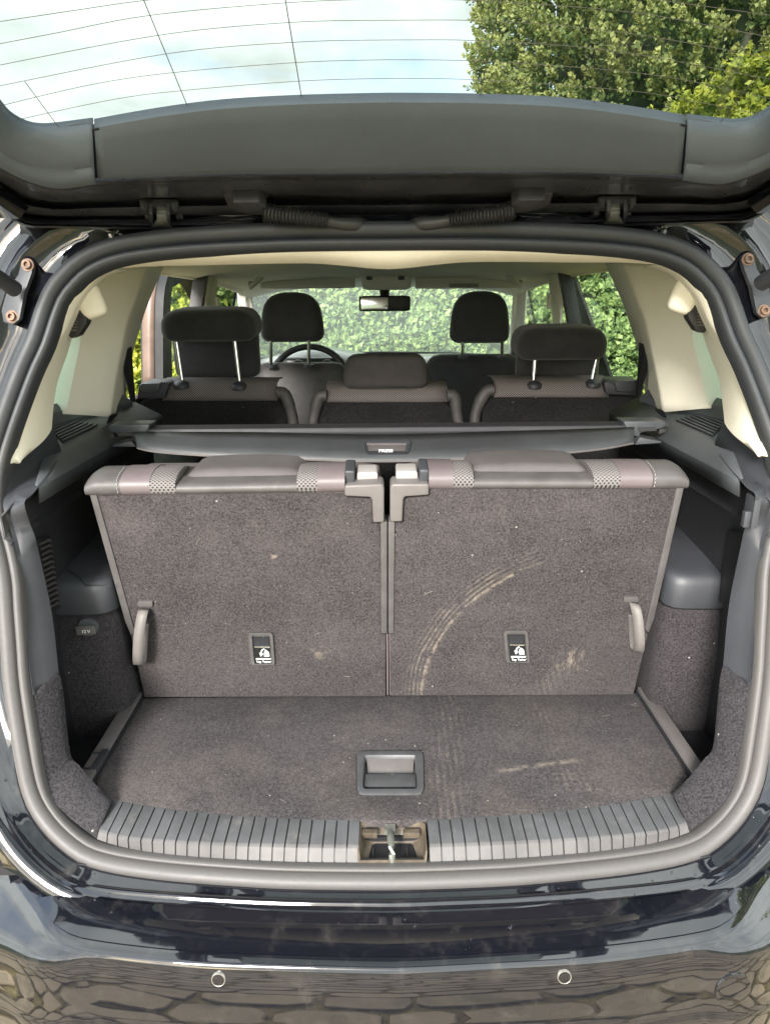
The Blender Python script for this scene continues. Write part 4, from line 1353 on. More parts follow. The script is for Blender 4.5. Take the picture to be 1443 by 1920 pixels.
# glass, dot band, heater wires
GB = [(-70, 120), (-30, 170), (0, 208), (20, 230), (50, 246), (78, 251), (110, 249), (180, 240), (300, 219), (420, 204), (560, 196), (722, 192)]
def gl_line(off):
    r = crom([PT(u, v, off) for u, v in GB], 60); r[-1].x = 0; return r
gb = gl_line(-.016)
gfull = gb + [mir(p) for p in reversed(gb[:-1])]
far = [V((max(-.56, min(.56, p.x * 1.05)), .31, 1.57 + (1 - .31) * TG + .015)) for p in gfull]
mb = MB(); mb.loft([[p + V((0, .03, -.011)) for p in gfull], gfull, [p.lerp(q, .5) for p, q in zip(gfull, far)], far])
gls = obj('tailgate_glass', mb, M['glass_gate'], gate, angle=60)
gz = -.0185 + .004
dots = MB()
dl = crom([PT(u, v - 1.5, -.0138) for u, v in GB[3:]], 240)
for rowk in range(3):
    for i in range(240):
        if (i + rowk) % 2: continue
        for p in (dl[i], mir(dl[i])):
            q = p + V((0, -.0024 * rowk, .0009 * rowk)); r_ = .0017 - .0004 * rowk
            dots.add([q + V((-r_, 0, 0)), q + V((0, -r_, r_ * TG)), q + V((r_, 0, 0)), q + V((0, r_, -r_ * TG))], [(0, 1, 2, 3)])
dt = obj('dot_band', dots, M['rubber_black'], gls, smooth=False, weld=False)
dt['kind'] = 'stuff'
HW = [[(-10, 42), (150, 18), (262, 2), (400, -10), (722, -20)], [(-10, 84), (100, 63), (280, 29), (540, 5), (722, -2)], [(-10, 124), (298, 66), (545, 42), (722, 38)], [(-10, 163), (312, 101), (556, 79), (722, 75)],
      [(-10, 201), (170, 159), (326, 136), (560, 117), (722, 112)], [(22, 227), (210, 187), (341, 170), (562, 152), (722, 147)], [(72, 248), (178, 226), (352, 200), (566, 186), (722, 182)]]
for L_ in HW:
    h = crom([PT(u, v, -.0142) for u, v in L_], 24); h[-1].x = 0
    w = MB(); w.tube(h + [mir(p) for p in reversed(h[:-1])], .00036, 4, cap=False)
    obj('heater_wire', w, M['wire'], gls, weld=False)
for L_ in ([(268, -4), (352, 200)], [(534, -6), (566, 187)], [(47, 153), (116, 246)]):
    a, b = [PT(u, v, -.0146) for u, v in L_]
    for s in (0, 1):
        w = MB(); w.tube([a, b] if not s else [mir(a), mir(b)], .0005, 4); obj('heater_wire', w, M['wire'], gls, weld=False)
# inner trims
TTOP = [(178, 240), (300, 219), (420, 204), (560, 196), (722, 192)]
TBOT = [(184, 335), (290, 331), (400, 326), (560, 323), (722, 322)]
a_ = crom([PT(u, v, -.006) for u, v in TTOP], 30); b_ = crom([PT(u, v, .004) for u, v in TBOT], 30)
a_[-1].x = b_[-1].x = 0
F_ = lambda r: r + [mir(p) for p in reversed(r[:-1])]
mb = MB(); mb.loft([F_([p + TN * -.010 for p in a_])] + [F_([p.lerp(q, w) + TN * o for p, q in zip(a_, b_)]) for w, o in [(w_ / 12, .002 * (0 < w_ < 12) + .0042 * 4 * (w_ / 12) * (1 - w_ / 12)) for w_ in range(13)]] + [F_([p + TN * -.012 for p in b_])])
obj('inner_trim', mb, M['trim_gate'], gate, angle=50, solid=.002)
for s in (-1, 1):
    q = [PT(174, 243, -.004), PT(186, 241, -.004), PT(190, 333, .000), PT(177, 335, .000)]
    mb = MB(); mb.prism(q if s < 0 else [mir(p) for p in q], TN * -.006); obj('trim_joint', mb, M['pit'], gate)
def corner(s, X):
    ctop = crom([PT(u, v, -.008) for u, v in [(-70, 120), (-30, 170), (0, 208), (20, 230), (50, 246), (78, 251), (110, 249), (174, 241)]], 30)
    cbot = crom([PT(u, v, .002) for u, v in [(-150, 215), (-90, 258), (-60, 281), (0, 303), (30, 319), (75, 337), (115, 345), (180, 336)]], 30)
    mb = MB(); mb.loft([X([p + TN * -.012 for p in ctop])] + [X([p.lerp(q, w) + TN * o for p, q in zip(ctop, cbot)]) for w, o in ((0, 0), (.08, .007), (.42, .014), (.52, .012), (.58, .016), (.85, .014), (.96, .008), (1, 0))] + [X([p + TN * -.012 for p in cbot])])
    obj('corner_trim', mb, M['trim_gate'], gate, angle=50, solid=.002)
    # hinge
    hc = 303 if s < 0 else 1443 - 1143 + 3
    def HP(u, v, o): return PT(u, v, o)
    mb = MB()
    pl = [HP(262, 373, -.03), HP(332, 373, -.03), HP(336, 377, -.03), HP(328, 388, -.03), (HP(270, 388, -.03))]
    mb.prism(X(pl), TN * .012)
    for u in (283, 315):
        mb.prism(X([HP(u - 3.5, 380, -.02), HP(u + 3.5, 380, -.02), HP(u + 6, 412, -.026), HP(u - 1, 412, -.026)]), TN * .016)
    hg = obj('hinge', mb, M['paint_dusty'], gate, bevel=.0015)
    mb = MB()
    arm = [HP(303, 395, -.012), HP(303, 404, -.004), HP(304, 416, -.004), HP(304, 428, -.008), HP(304, 442, -.02)]
    wd = [.0068, .0068, .0072, .0075, .015]
    wd2 = [.0068, .0068, .0072, .015, .0155]
    mb.loft([X([p + V((-w, 0, 0)), p + V((w, 0, 0)), p + V((w, 0, 0)) - TN * .006, p + V((-w, 0, 0)) - TN * .006]) for p, w in zip(arm, wd2)], closed=True, cap=True)
    obj('hinge_arm', mb, M['zinc'], hg, bevel=.001)
    for u in (270, 328):
        mb = MB(); mb.lathe(X([HP(u, 386, -.016)])[0], TN, [(.0050, -.004), (.0050, .002), (.0038, .002), (.0038, .006), (.002, .006), (.002, .003)], 6)
        obj('hinge_bolt', mb, M['trim'], hg, angle=30)
    for u, v in ((279, 407), (337, 407)):
        mb = MB(); mb.lathe(X([HP(u, v, -.020)])[0], TN, [(.0058, -.004), (.0058, .002), (.004, .003)], 6); obj('hinge_bolt', mb, M['paint_dusty'], hg, angle=30)
    # cable sleeve
    mb = MB()
    blk = [HP(420, 369, -.01), HP(492, 368, -.01), HP(494, 376, -.01), HP(500, 390, -.006), HP(498, 404, -.004), HP(470, 404, -.004), HP(440, 396, -.006), HP(426, 388, -.008)]
    mb.prism(X(blk), TN * -.03)
    mb.prism(X([HP(436, 380, .004), HP(486, 379, .004), HP(500, 390, .006), HP(498, 402, .006), HP(466, 400, .006)]), TN * -.02)
    cb = obj('cable_sleeve', mb, M['rubber_black'], gate, bevel=.003)
    path = crom([HP(496, 397, .004), HP(520, 402, .008), HP(560, 407, .010), HP(615, 414, .008)], 61)
    rad = [.0105 + (.0030 if (i % 3) == 1 else -.0008) - .003 * i / 60 for i in range(61)]
    mb = MB(); mb.tube(X(path), rad, 14); obj('bellows', mb, M['rubber_black'], cb, angle=25)
    mb = MB(); p2 = crom([HP(612, 414, .008), HP(640, 419, .008), HP(668, 421, .006), HP(690, 428, .0)], 12); mb.tube(X(p2), [.0075, .0075, .008, .0085, .009, .0095, .010, .0105, .0105, .010, .009, .008], 14)
    obj('cable_grommet', mb, M['rubber_black'], cb, angle=60)
    # gas strut and its bolted bracket on the pillar
    br = [PO(u, v, -.012) for u, v in ((40, 488), (50, 484), (62, 496), (60, 512), (46, 550), (36, 600), (24, 610), (6, 604), (2, 580), (8, 552), (20, 535), (34, 515))]
    mb = MB(); mb.prism(X(br), X([V((0, .012, 0))])[0]); bk = obj('strut_bracket', mb, M['trim'], car, bevel=.003)
    for u, v in ((53, 497), (24, 594)):
        mb = MB(); mb.lathe(X([PO(u, v, -.012)])[0], (0, -1, .2), [(.0095, 0), (.0095, .002), (.0070, .0024), (.0065, .007), (.0035, .007), (.0035, .003)], 14)
        obj('bracket_bolt', mb, M['rust'], bk, angle=30)
    a = PO(28, 542, -.035); b = V((-.595, .62, 1.66))
    mb = MB(); mb.tube(X([a, a.lerp(b, .12)]), [.012, .010], 12); mb.tube(X([a.lerp(b, .1), a.lerp(b, .55)]), .0045, 12); mb.tube(X([a.lerp(b, .5), b]), .011, 14)
    obj('gas_strut', mb, M['trim'], car, angle=40)
both(corner)

# ================================================================== things inside the car
# ---- third row: two upright seats showing their carpeted backs
def third_seat(side):
    L = side < 0
    lab = ('upright third row seat with plain grey carpeted back, beside the 12 volt socket' if L else
           'upright third row seat whose carpeted back carries a curved dusty tyre trail')
    t = thing('third_row_seat', lab, 'car seat', (-.25 if L else .25, 1.25, .67), 'upright third row seats')
    # outlines in photograph pixels on the inclined seat back
    if L:
        CP = [(181, 926), (300, 923), (450, 921), (648, 917), (648, 932), (697, 935), (699, 982), (713, 982), (715, 1190), (723, 1191), (723, 1306), (271, 1308), (246, 1194), (253, 1184)]
        OUT = [(164, 915), (181, 926), (253, 1184), (246, 1194), (234, 1165)]
        IN = [(713, 978), (725.5, 978), (725.5, 1188), (714, 1188)]
        BR = [(646, 911), (713, 908), (718, 910), (720, 916), (720, 980), (699, 981), (697, 938), (694, 933), (646, 931)]
        BT = ((669, 708), (886, 912)); PO_ = ((646, 665), (883, 914))
    else:
        CP = [(1268, 913), (1150, 913), (1000, 914), (804, 914), (804, 930), (756, 933), (754, 980), (740, 980), (737, 1190), (730, 1191), (731, 1305), (1187, 1303), (1214, 1190), (1208, 1180)]
        OUT = [(1285, 902), (1268, 913), (1208, 1180), (1215, 1188), (1226, 1160)]
        IN = [(740, 978), (727.5, 978), (727.5, 1188), (738, 1188)]
        BR = [(804, 908), (738, 908), (733, 910), (731, 916), (731, 979), (754, 979), (756, 937), (759, 932), (804, 929)]
        BT = ((742, 783), (884, 910)); PO_ = ((786, 804), (881, 912))
    th = SN * -.018
    mb = MB(); mb.prism([PS(u, v, .006) for u, v in CP], th)
    pan = obj('carpet_back', mb, M['seatcarpet'] if L else M['seatcarpet_dirty'], t, bevel=.003)
    # padded body
    xs = (-.466, -.004) if L else (.004, .466)
    mb = MB()
    c = V(((xs[0] + xs[1]) / 2, 1.16, .905)) - SN * .075
    rotS = Matrix.Rotation(math.atan(.175), 4, 'X')
    def taper(p, q):
        w = (q.z + 1) / 2
        return V((p.x * (.925 + .09 * w) + (-1 if L else 1) * (w - .5) * .016, p.y, p.z))
    mb.rbox((xs[1] - xs[0], .115, .47), .03, Matrix.Translation(c) @ rotS, 6, taper)
    obj('backrest', mb, M['fabric_grey'], t)
    mb = MB(); mb.prism([PS(u, v, .009) for u, v in OUT], SN * -.03); obj('edge_strip', mb, M['vinyl'], t, bevel=.003)
    mb = MB(); mb.prism([PS(u, v, .010) for u, v in IN], SN * -.03); obj('edge_strip', mb, M['vinyl'], t, bevel=.0025)
    e = (724, 1190, 728, 1304) if L else (729, 1190, 733, 1303)
    mb = MB(); mb.prism([PS(e[0], e[1], .004), PS(e[2] - 1, e[1], .004), PS(e[2], e[3], .004), PS(e[0] + 1, e[3], .004)], SN * -.02); obj('hem', mb, M['band'], t, bevel=.001)
    # rolled top edge in bands
    def roll(nm, u0, u1, mt, fat=0.0, n=7, rnd0=0, rnd1=0, low=0):
        rails = []
        for i in range(n):
            u = u0 + (u1 - u0) * i / (n - 1)
            vf = (926 - (u - 165) * .0165) if L else (913 + 0 * u)
            p = PS(u, vf, .006)
            e0 = 1 - .30 * max(rnd0 * (1 - i / (n - 1) * 3), 0) ** 2 - .30 * max(rnd1 * (1 - (n - 1 - i) / (n - 1) * 3), 0) ** 2
            cs = [(.001, -.003), (.0065, .002), (.0085, .008), (.008, .016), (.004, .023), (-.012, .028), (-.035, .029), (-.06, .024), (-.085, .013), (-.10, -.002), (-.105, -.04)]
            if low: cs = [(.001, -.003), (.0065, .002), (.008, .007), (.005, .013), (-.004, .0155), (-.03, .015), (-.09, .008), (-.1, -.01)]
            rails.append([p + SN * (a * (1 + fat)) + SUP * (b * e0 * (1 + fat)) for a, b in cs])
        mb = MB(); mb.loft(rails)
        mb.add(rails[0], [tuple(range(len(rails[0])))]); mb.add(rails[-1], [tuple(reversed(range(len(rails[-1]))))])
        return obj(nm, mb, mt, t, angle=60)
    if L:
        roll('vinyl_end', 164, 230, M['vinyl'], .02, 12, rnd0=1); roll('mauve_band', 230.5, 286, M['band'], .04); roll('mesh_band', 286, 333, M['mesh'], .0, 7, rnd1=.6)
        roll('vinyl_middle', 333, 560, M['vinyl'], 0, 7, low=1); roll('mesh_band', 558, 596, M['mesh'], 0, 7, rnd0=.6); roll('mauve_band', 596, 647, M['band'], .04)
        seams = (230, 286, 596)
    else:
        roll('vinyl_end', 1285, 1218, M['vinyl'], .02, 12, rnd0=1); roll('mauve_band', 1217, 1157, M['band'], .04); roll('mesh_band', 1157, 1108, M['mesh'], 0, 7, rnd1=.6)
        roll('vinyl_middle', 1108, 884, M['vinyl'], 0, 7, low=1); roll('mesh_band', 886, 849, M['mesh'], 0, 7, rnd0=.6); roll('mauve_band', 849, 803, M['band'], .04)
        seams = (1218,)
    # stitched seam next to the vinyl end
    su = 226 if L else 1221
    vf = 924 if L else 913
    mb = MB()
    p = PS(su, vf, .006)
    line = crom([p + SN * a + SUP * b for a, b in ((.0092, .004), (.0092, .014), (.005, .0245), (-.012, .0300), (-.04, .0305))], 40)
    for i in range(0, 38, 4):
        mb.tube([line[i], line[i + 2]], .0007, 5)
    obj('stitching', mb, M['button'], t, weld=False)
    # head restraint folded low on top
    hu = (344, 576) if L else (872, 1106)
    hv = (862, 908) if L else (852, 899)
    yy = 1.145
    a, b = PY(hu[0], hv[1], yy), PY(hu[1], hv[1], yy)
    ctr = (a + b) / 2 + V((0, .052, .006))
    w = (b - a).length
    def hr(p, q):
        k = 1 - .10 * max(q.z, 0)
        return V((p.x * k, p.y, p.z + .004 * (1 - q.x * q.x) * (q.z > 0)))
    mb = MB(); mb.rbox((w, .115, .040), .015, Matrix.Translation(ctr) @ Matrix.Rotation(R(2), 4, 'X'), 8, hr)
    hd = obj('headrest', mb, M['fabric_grey'], t)
    mb = MB()
    mb.tube(crom([ctr + V((x_ * w / 2, -.0575 + .010 * abs(x_) ** 6, -.005)) for x_ in np.linspace(-.93, .93, 15)], 30), .0016, 5); obj('headrest_seam', mb, M['vinyl'], hd)
    # lock bracket, release button
    mb = MB(); mb.prism([PS(u, v, .017) for u, v in BR], SN * -.035); brk = obj('lock_bracket', mb, M['grey'], t, bevel=.004, seg=3)
    (u0, u1), (v0, v1) = BT
    mb = MB(); mb.prism([PS(u, v, -.006) for u, v in ((u0, v0 + 3), (u0 + 3, v0), (u1 - 3, v0), (u1, v0 + 3), (u1, v1), (u0, v1))], SN * -.035); obj('release_button', mb, M['button'], t, bevel=.004, seg=3)
    (u0, u1), (v0, v1) = PO_
    mb = MB(); mb.prism([PS(u, v, .004) for u, v in ((u0, v0), (u1, v0), (u1, v1), (u0, v1))], SN * -.05); obj('bracket_post', mb, M['trim'], t, bevel=.004, seg=3)
    # pull strap
    if L:
        top, bot, plate = (271.5, 1140), (268, 1230), [(258, 1128), (286, 1128), (286, 1138), (258, 1138)]
        hw, sw_ = .0098, .004
    else:
        top, bot, plate = (1186, 1128), (1187, 1206), [(1169, 1120), (1196, 1120), (1196, 1130), (1169, 1130)]
        hw, sw_ = .0098, .016
    mb = MB(); mb.prism([PS(u, v, .011) for u, v in plate], SN * -.010); obj('strap_plate', mb, M['vinyl'], t, bevel=.0015)
    a, b = PS(*top, .008), PS(*bot, .008)
    prof = [a + SN * .004, a + SN * .018 + SUP * -.004, a.lerp(b, .3) + SN * .030, a.lerp(b, .7) + SN * .034, b + SN * .026 + SUP * .002, b + SN * .010 + SUP * -.003, a.lerp(b, .8) + SN * .004, a.lerp(b, .3) + SN * .003]
    prof = crom(prof, 40)
    ax_ = V((1, 0, 0)) if L else V((math.cos(.55), -math.sin(.55), 0))
    sk_ = V((0, 0, 0)) if L else V((.008, 0, 0))
    mb = MB(); mb.loft([[p - ax_ * hw * .95 for p in prof], [p + ax_ * hw * .95 for p in prof]])
    obj('pull_strap', mb, M['strap'], t, solid=.0022, angle=60)
    # top tether recess: frame, bar, printed label
    ox, oy = (0, 0) if L else (477.5, -4)
    q = lambda u, v, o: PS(u + ox, v + oy, o)
    mb = MB()
    fo = [(468, 1184), (509, 1184), (513, 1189), (517, 1238), (516, 1247), (470, 1247), (467, 1238), (464, 1190)]
    fi = [(474.5, 1194), (504.5, 1194), (505, 1196), (508, 1240), (508, 1244), (480, 1244), (479, 1240), (474.5, 1196)]
    mb.loft([[q(u, v, .004) for u, v in fo], [q(u + (fi[i][0] - u) * .25, v + (fi[i][1] - v) * .25, .012) for i, (u, v) in enumerate(fo)], [q(u + (fi[i][0] - u) * .75, v + (fi[i][1] - v) * .75, .0115) for i, (u, v) in enumerate(fo)], [q(u, v, .0062) for u, v in fi]], closed=True)
    tf = obj('tether_frame', mb, M['vinyl'], t, angle=40)
    mb = MB(); mb.prism([q(u, v, .0072) for u, v in fi], SN * -.0005); obj('tether_label', mb, M['label'], tf)
    mb = MB(); mb.prism([q(u, v, .0078) for u, v in ((476, 1195), (504, 1195), (504, 1210), (476.5, 1210))], SN * -.0004); obj('tether_slot', mb, M['trim_black'], tf)
    mb = MB(); mb.tube([q(477, 1212.5, .0105), q(506, 1212.5, .0105)], .0022, 8); obj('tether_bar', mb, M['chrome'], tf)
    FM = face_m(q(494.5, 1241, .0079), SN, SUP)
    text_obj('lettering', 'Top Tether', .0072, FM, M['white'], tf, sx=.85)
    mb = MB(); mb.prism([q(u, v, .0079) for u, v in ((480, 1234.4), (507.5, 1234.4), (507.5, 1236.6), (480, 1236.6))], SN * -.0003)
    # seat pictogram and curved arrow
    mb.prism([q(u, v, .0079) for u, v in ((495.5, 1231), (495.5, 1222), (498, 1218.5), (500.5, 1220), (503.5, 1222.5), (505, 1228), (505, 1231))], SN * -.0003)
    mb.prism([q(u, v, .0079) for u, v in ((486, 1224), (489, 1231), (494, 1226), (491, 1226), (491.5, 1221), (494, 1218), (497, 1217.5), (495, 1216.2), (491, 1218), (488.8, 1221.5), (488.5, 1225))], SN * -.0003)
    obj('pictogram', mb, M['white'], tf, smooth=False)
    return t
M['lint'] = pm('lint', (0.26, 0.24, 0.21), 0.9, 0.3, 200, 0)
def lint(parent, at, nrm, n, hairs, seed):
    rd = random.Random(seed); mb = MB()
    nrm = nrm.normalized(); a = nrm.orthogonal().normalized(); b = nrm.cross(a)
    for _ in range(n):
        p = at(rd.random(), rd.random()) + nrm * rd.uniform(.0008, .0024)
        L = rd.choice((.0004, .0005, .0006, .0007, .0009, .0016)); w = rd.uniform(.0003, .0006); t = rd.random() * 6.28
        x = a * math.cos(t) + b * math.sin(t); y = nrm.cross(x)
        k = rd.uniform(-.6, .6) * L
        mb.add([p - x * L, p - y * w + nrm * .0006, p + x * L + y * k, p + y * w], [(0, 1, 2, 3)])
    for _ in range(hairs):
        p = at(rd.random(), rd.random()) + nrm * .0025; t = rd.random() * 6.28; L = rd.uniform(.006, .02); c = rd.uniform(-1.4, 1.4)
        path = []
        for i in range(7):
            f_ = i / 6; path.append(p + (a * math.cos(t + c * f_) + b * math.sin(t + c * f_)) * L * f_)
        mb.tube(path, .00020, 3)
    o = obj('lint', mb, M['lint'], parent, weld=False, smooth=False); o['kind'] = 'stuff'
sL = third_seat(-1); sR = third_seat(1)
def seat_at(u0, u1, b0, b1):
    def f(a_, b_):
        v = 930 + (1298 - 930) * b_; k = (v - 930) / 368
        return PS(u0 + (b0 - u0) * k + a_ * ((u1 - u0) + ((b1 - b0) - (u1 - u0)) * k), v, .0065)
    return f
lint(sL, seat_at(190, 690, 280, 715), SN, 190, 5, 5)
lint(sR, seat_at(760, 1262, 738, 1180), SN, 190, 4, 9)

# ---- boot floor board
fb = thing('boot_floor_board', 'carpeted boot floor board with a recessed grip in front of the seats', 'floor board', (0, 1.03, .66))
o_ = [PZ(u, v, .672) for u, v in ((268, 1308), (256, 1312), (247, 1328), (181, 1470), (196, 1492), (214, 1504))] + [p + V((0, .0, .003)) for p in s0[6:-1:10]]
o_[-1].x = min(o_[-1].x, -.001)
o_l = o_
outl = o_l + [mir(p) for p in reversed(o_l)]
# board with a hole for the grip, as a grid fan: two halves joined round the recess
HPX = [(669, 1418), (673, 1411), (681, 1409), (782, 1409), (790, 1411), (793, 1418), (794, 1480), (790, 1488), (782, 1490), (682, 1490), (673, 1488), (669, 1480)]
hole = [PZ(u, v, .672) for u, v in HPX]
bm = bmesh.new()
vo = [bm.verts.new(p) for p in outl]; vh = [bm.verts.new(p) for p in hole]
eo = [bm.edges.new((vo[i], vo[(i + 1) % len(vo)])) for i in range(len(vo))]
eh = [bm.edges.new((vh[i], vh[(i + 1) % len(vh)])) for i in range(len(vh))]
bmesh.ops.triangle_fill(bm, use_beauty=True, use_dissolve=False, edges=eo + eh)
cen = sum(hole, V((0, 0, 0))) / len(hole)
kill = [f for f in bm.faces if all(v in vh for v in f.verts)]
bmesh.ops.delete(bm, geom=kill, context='FACES_ONLY')
bm.normal_update()
for f in bm.faces:
    if f.normal.z < 0: f.normal_flip()
ext = bmesh.ops.extrude_face_region(bm, geom=bm.faces[:])
for v in ext['geom']:
    if isinstance(v, bmesh.types.BMVert): v.co.z -= .018
bm.verts.index_update()
mb = MB(); mb.add([v.co.copy() for v in bm.verts], [tuple(v.index for v in f.verts) for f in bm.faces]); bm.free()
bo = obj('board', mb, M['floorcarpet'], fb, bevel=.0035, seg=2, angle=50)
# piped edge
mb = MB(); mb.tube(crom(o_l[3::-1], 14) , .0022, 6); mb.tube([mir(p) for p in crom(o_l[3::-1], 14)], .0022, 6)
obj('edge_piping', mb, M['sidecarpet'], bo)
# grip
mb = MB()
hi = [(684, 1424), (686, 1420), (690, 1419), (772, 1419), (776, 1420), (778, 1424), (781, 1470), (780, 1477), (776, 1479), (686, 1479), (682, 1477), (681, 1470)]
ho = [PZ(u, v, .6725) for u, v in HPX]
hh = [PZ(u, v, .673) for u, v in hi]
cg = sum(hh, V((0, 0, 0))) / len(hh)
mb.loft([[p + V((0, 0, -.006)) for p in ho], [p + V((0, 0, .002)) for p in ho], [p.lerp(q, .3) + V((0, 0, .003)) for p, q in zip(ho, hh)], [p.lerp(q, .85) + V((0, 0, .002)) for p, q in zip(ho, hh)], [p + V((0, 0, -.002)) for p in hh], [p + V((0, 0, -.014)) for p in hh], [p.lerp(cg, .98) + V((0, 0, -.014)) for p in hh]], closed=True)
gp = obj('grip_frame', mb, M['sill_top'], fb, angle=40)
mb = MB(); q = [PZ(687, 1422, .669), PZ(776, 1422, .669), PZ(774, 1450, .660), PZ(689, 1450, .660)]
mb.prism(q, (0, 0, -.003)); obj('grip_flap', mb, M['grey'], gp, bevel=.001)
mb = MB(); mb.prism([PZ(684, 1451, .668), PZ(778, 1451, .668), PZ(780, 1474, .6695), PZ(682, 1474, .6695)], (0, 0, -.004)); obj('grip_lip', mb, M['sill_top'], gp, bevel=.0015)

def board_at(a_, b_):
    v = 1315 + 190 * b_; k = b_
    u0, u1 = 270 - 70 * k, 1195 + 70 * k
    return PZ(u0 + (u1 - u0) * a_, v, .6725)
lint(fb, board_at, V((0, 0, 1)), 200, 4, 21)

# ---- luggage cover
lc = thing('luggage_cover', 'black roller luggage cover stretched across the boot behind the third row seats', 'luggage cover', (0, 1.35, 1.18))
zt = 1.19
yt = 1.365
def CY(u, v, Y): return PY(u, v, Y)
xl, xr = CY(270, 800, yt).x, CY(1172, 797, yt).x
zt = CY(722, 798, yt).z
prof = [(.03, -.03), (.034, -.006), (.028, .0), (.0, .002), (-.016, -.001), (-.019, -.006), (-.019, -.012), (-.013, -.024), (0, -.04)]
mb = MB(); mb.loft([[V((x_, yt + a, zt + b)) for a, b in prof] for x_ in np.linspace(xl, xr, 9)], closed=True, cap=True)
obj('cassette', mb, M['cover_tube'], lc, angle=40)
# pulled out end panel: bowed lower edge
top_px = [(252, 812), (330, 812), (500, 813), (722, 817), (940, 811), (1110, 806), (1188, 803)]
bot_px = [(258, 840), (300, 848), (420, 856), (560, 861), (722, 865), (880, 860), (1010, 853), (1120, 843), (1186, 831)]
ta = [V((CY(u, v, yt - .024).x, yt - .024, CY(u, v, yt - .024).z)) for u, v in top_px]
ba = []
for u, v in bot_px:
    w_ = (1 - ((u - 722) / 480) ** 2)
    ba.append(CY(u, v, yt - .055 - .085 * max(w_, 0) ** .6))
ta = crom(ta, 40); ba = crom(ba, 40)
mb = MB(); mb.loft([ta, [p.lerp(q, .35) + V((0, 0, .003)) for p, q in zip(ta, ba)], [p.lerp(q, .7) + V((0, 0, .003)) for p, q in zip(ta, ba)], ba])
pn = obj('pull_panel', mb, M['cover'], lc, solid=.006, angle=60)
mb = MB(); mb.tube(ba, .0024, 6); obj('panel_piping', mb, M['grey'], pn)
# end caps
for sgn in (-1, 1):
    if sgn < 0:
        body = [(205, 797), (280, 796), (278, 806), (272, 812), (268, 822), (262, 828), (250, 829), (252, 820), (214, 812), (204, 806)]
        foot = [(210, 835), (246, 827), (256, 838), (212, 838)]
        win = [(219, 811), (249, 811), (247, 817), (221, 817)]
        tips = [[(190, 804), (204, 797), (206, 808), (195, 806)], [(197, 817), (212, 811), (216, 822), (210, 822)]]
    else:
        body = [(1246, 790), (1168, 790), (1172, 800), (1176, 808), (1184, 816), (1198, 820), (1200, 812), (1240, 803), (1247, 798)]
        foot = [(1240, 828), (1199, 820), (1190, 834), (1238, 831)]
        win = [(1196, 802), (1230, 802), (1230, 808), (1198, 809)]
        tips = [[(1258, 796), (1246, 791), (1245, 800), (1254, 799)], [(1252, 806), (1236, 803), (1234, 814), (1240, 813)]]
    mb = MB(); mb.prism([CY(u, v, yt - .022) for u, v in body], (0, .05, 0)); ec = obj('end_cap', mb, M['ledge'], lc, bevel=.003)
    mb = MB(); mb.prism([CY(u, v, yt - .025) for u, v in win], (0, .003, 0)); obj('cap_slot', mb, M['rubber_black'], ec)
    mb = MB(); mb.prism([CY(u, v, yt - .03) for u, v in foot], (0, .05, 0)); obj('cap_foot', mb, M['ledge'], ec, bevel=.0015)
    mb = MB()
    for tp in tips: mb.prism([CY(u, v, yt - .01) for u, v in tp], (0, .03, 0))
    obj('cap_pins', mb, M['rubber_black'], ec, bevel=.001)
# handle
def cov(u, v, o=0):
    w_ = (1 - ((u - 722) / 480) ** 2)
    f = (v - 816) / (864 - 816)
    Y = (yt - .024) * (1 - f) + (yt - .055 - .085 * max(w_, 0) ** .6) * f
    p = PY(u, v, Y); return p + (CAMP - p).normalized() * (o + .009)
ho = [(676, 828), (681, 825.5), (770, 825.5), (773, 828), (768, 848), (762, 852), (690, 852), (683, 848)]
hi = [(687, 832), (689, 831), (761, 831), (763, 832), (762, 846), (759, 848.5), (692, 848.5), (689, 846)]
A = [cov(u, v, .003) for u, v in ho]; B = [cov(u, v, .006) for u, v in hi]
ce = sum(B, V((0, 0, 0))) / len(B)
mb = MB(); mb.loft([A, [a.lerp(b, .3) + V((0, -.006, .003)) for a, b in zip(A, B)], [a.lerp(b, .8) + V((0, -.004, .002)) for a, b in zip(A, B)], B, [p.lerp(ce, .98) + V((0, .002, -.002)) for p in B]], closed=True)
hd = obj('cover_handle', mb, M['trim'], lc, angle=30)
mb = MB(); mb.tube([cov(687, 833, .010), cov(762, 833, .010)], .0022, 6); mb.prism([cov(u, v, .0085) for u, v in ((689, 835), (761, 835), (760, 846), (690, 846))], (0, .004, 0)); obj('press_bar', mb, M['fabric_grey'], hd, bevel=.001)
ctr = cov(723, 845.5, .012)
text_obj('lettering', 'PRESS', .0085, face_m(ctr, V((0, -.75, .65)), V((0, .65, .75))), M['white'], hd, sx=1.25)

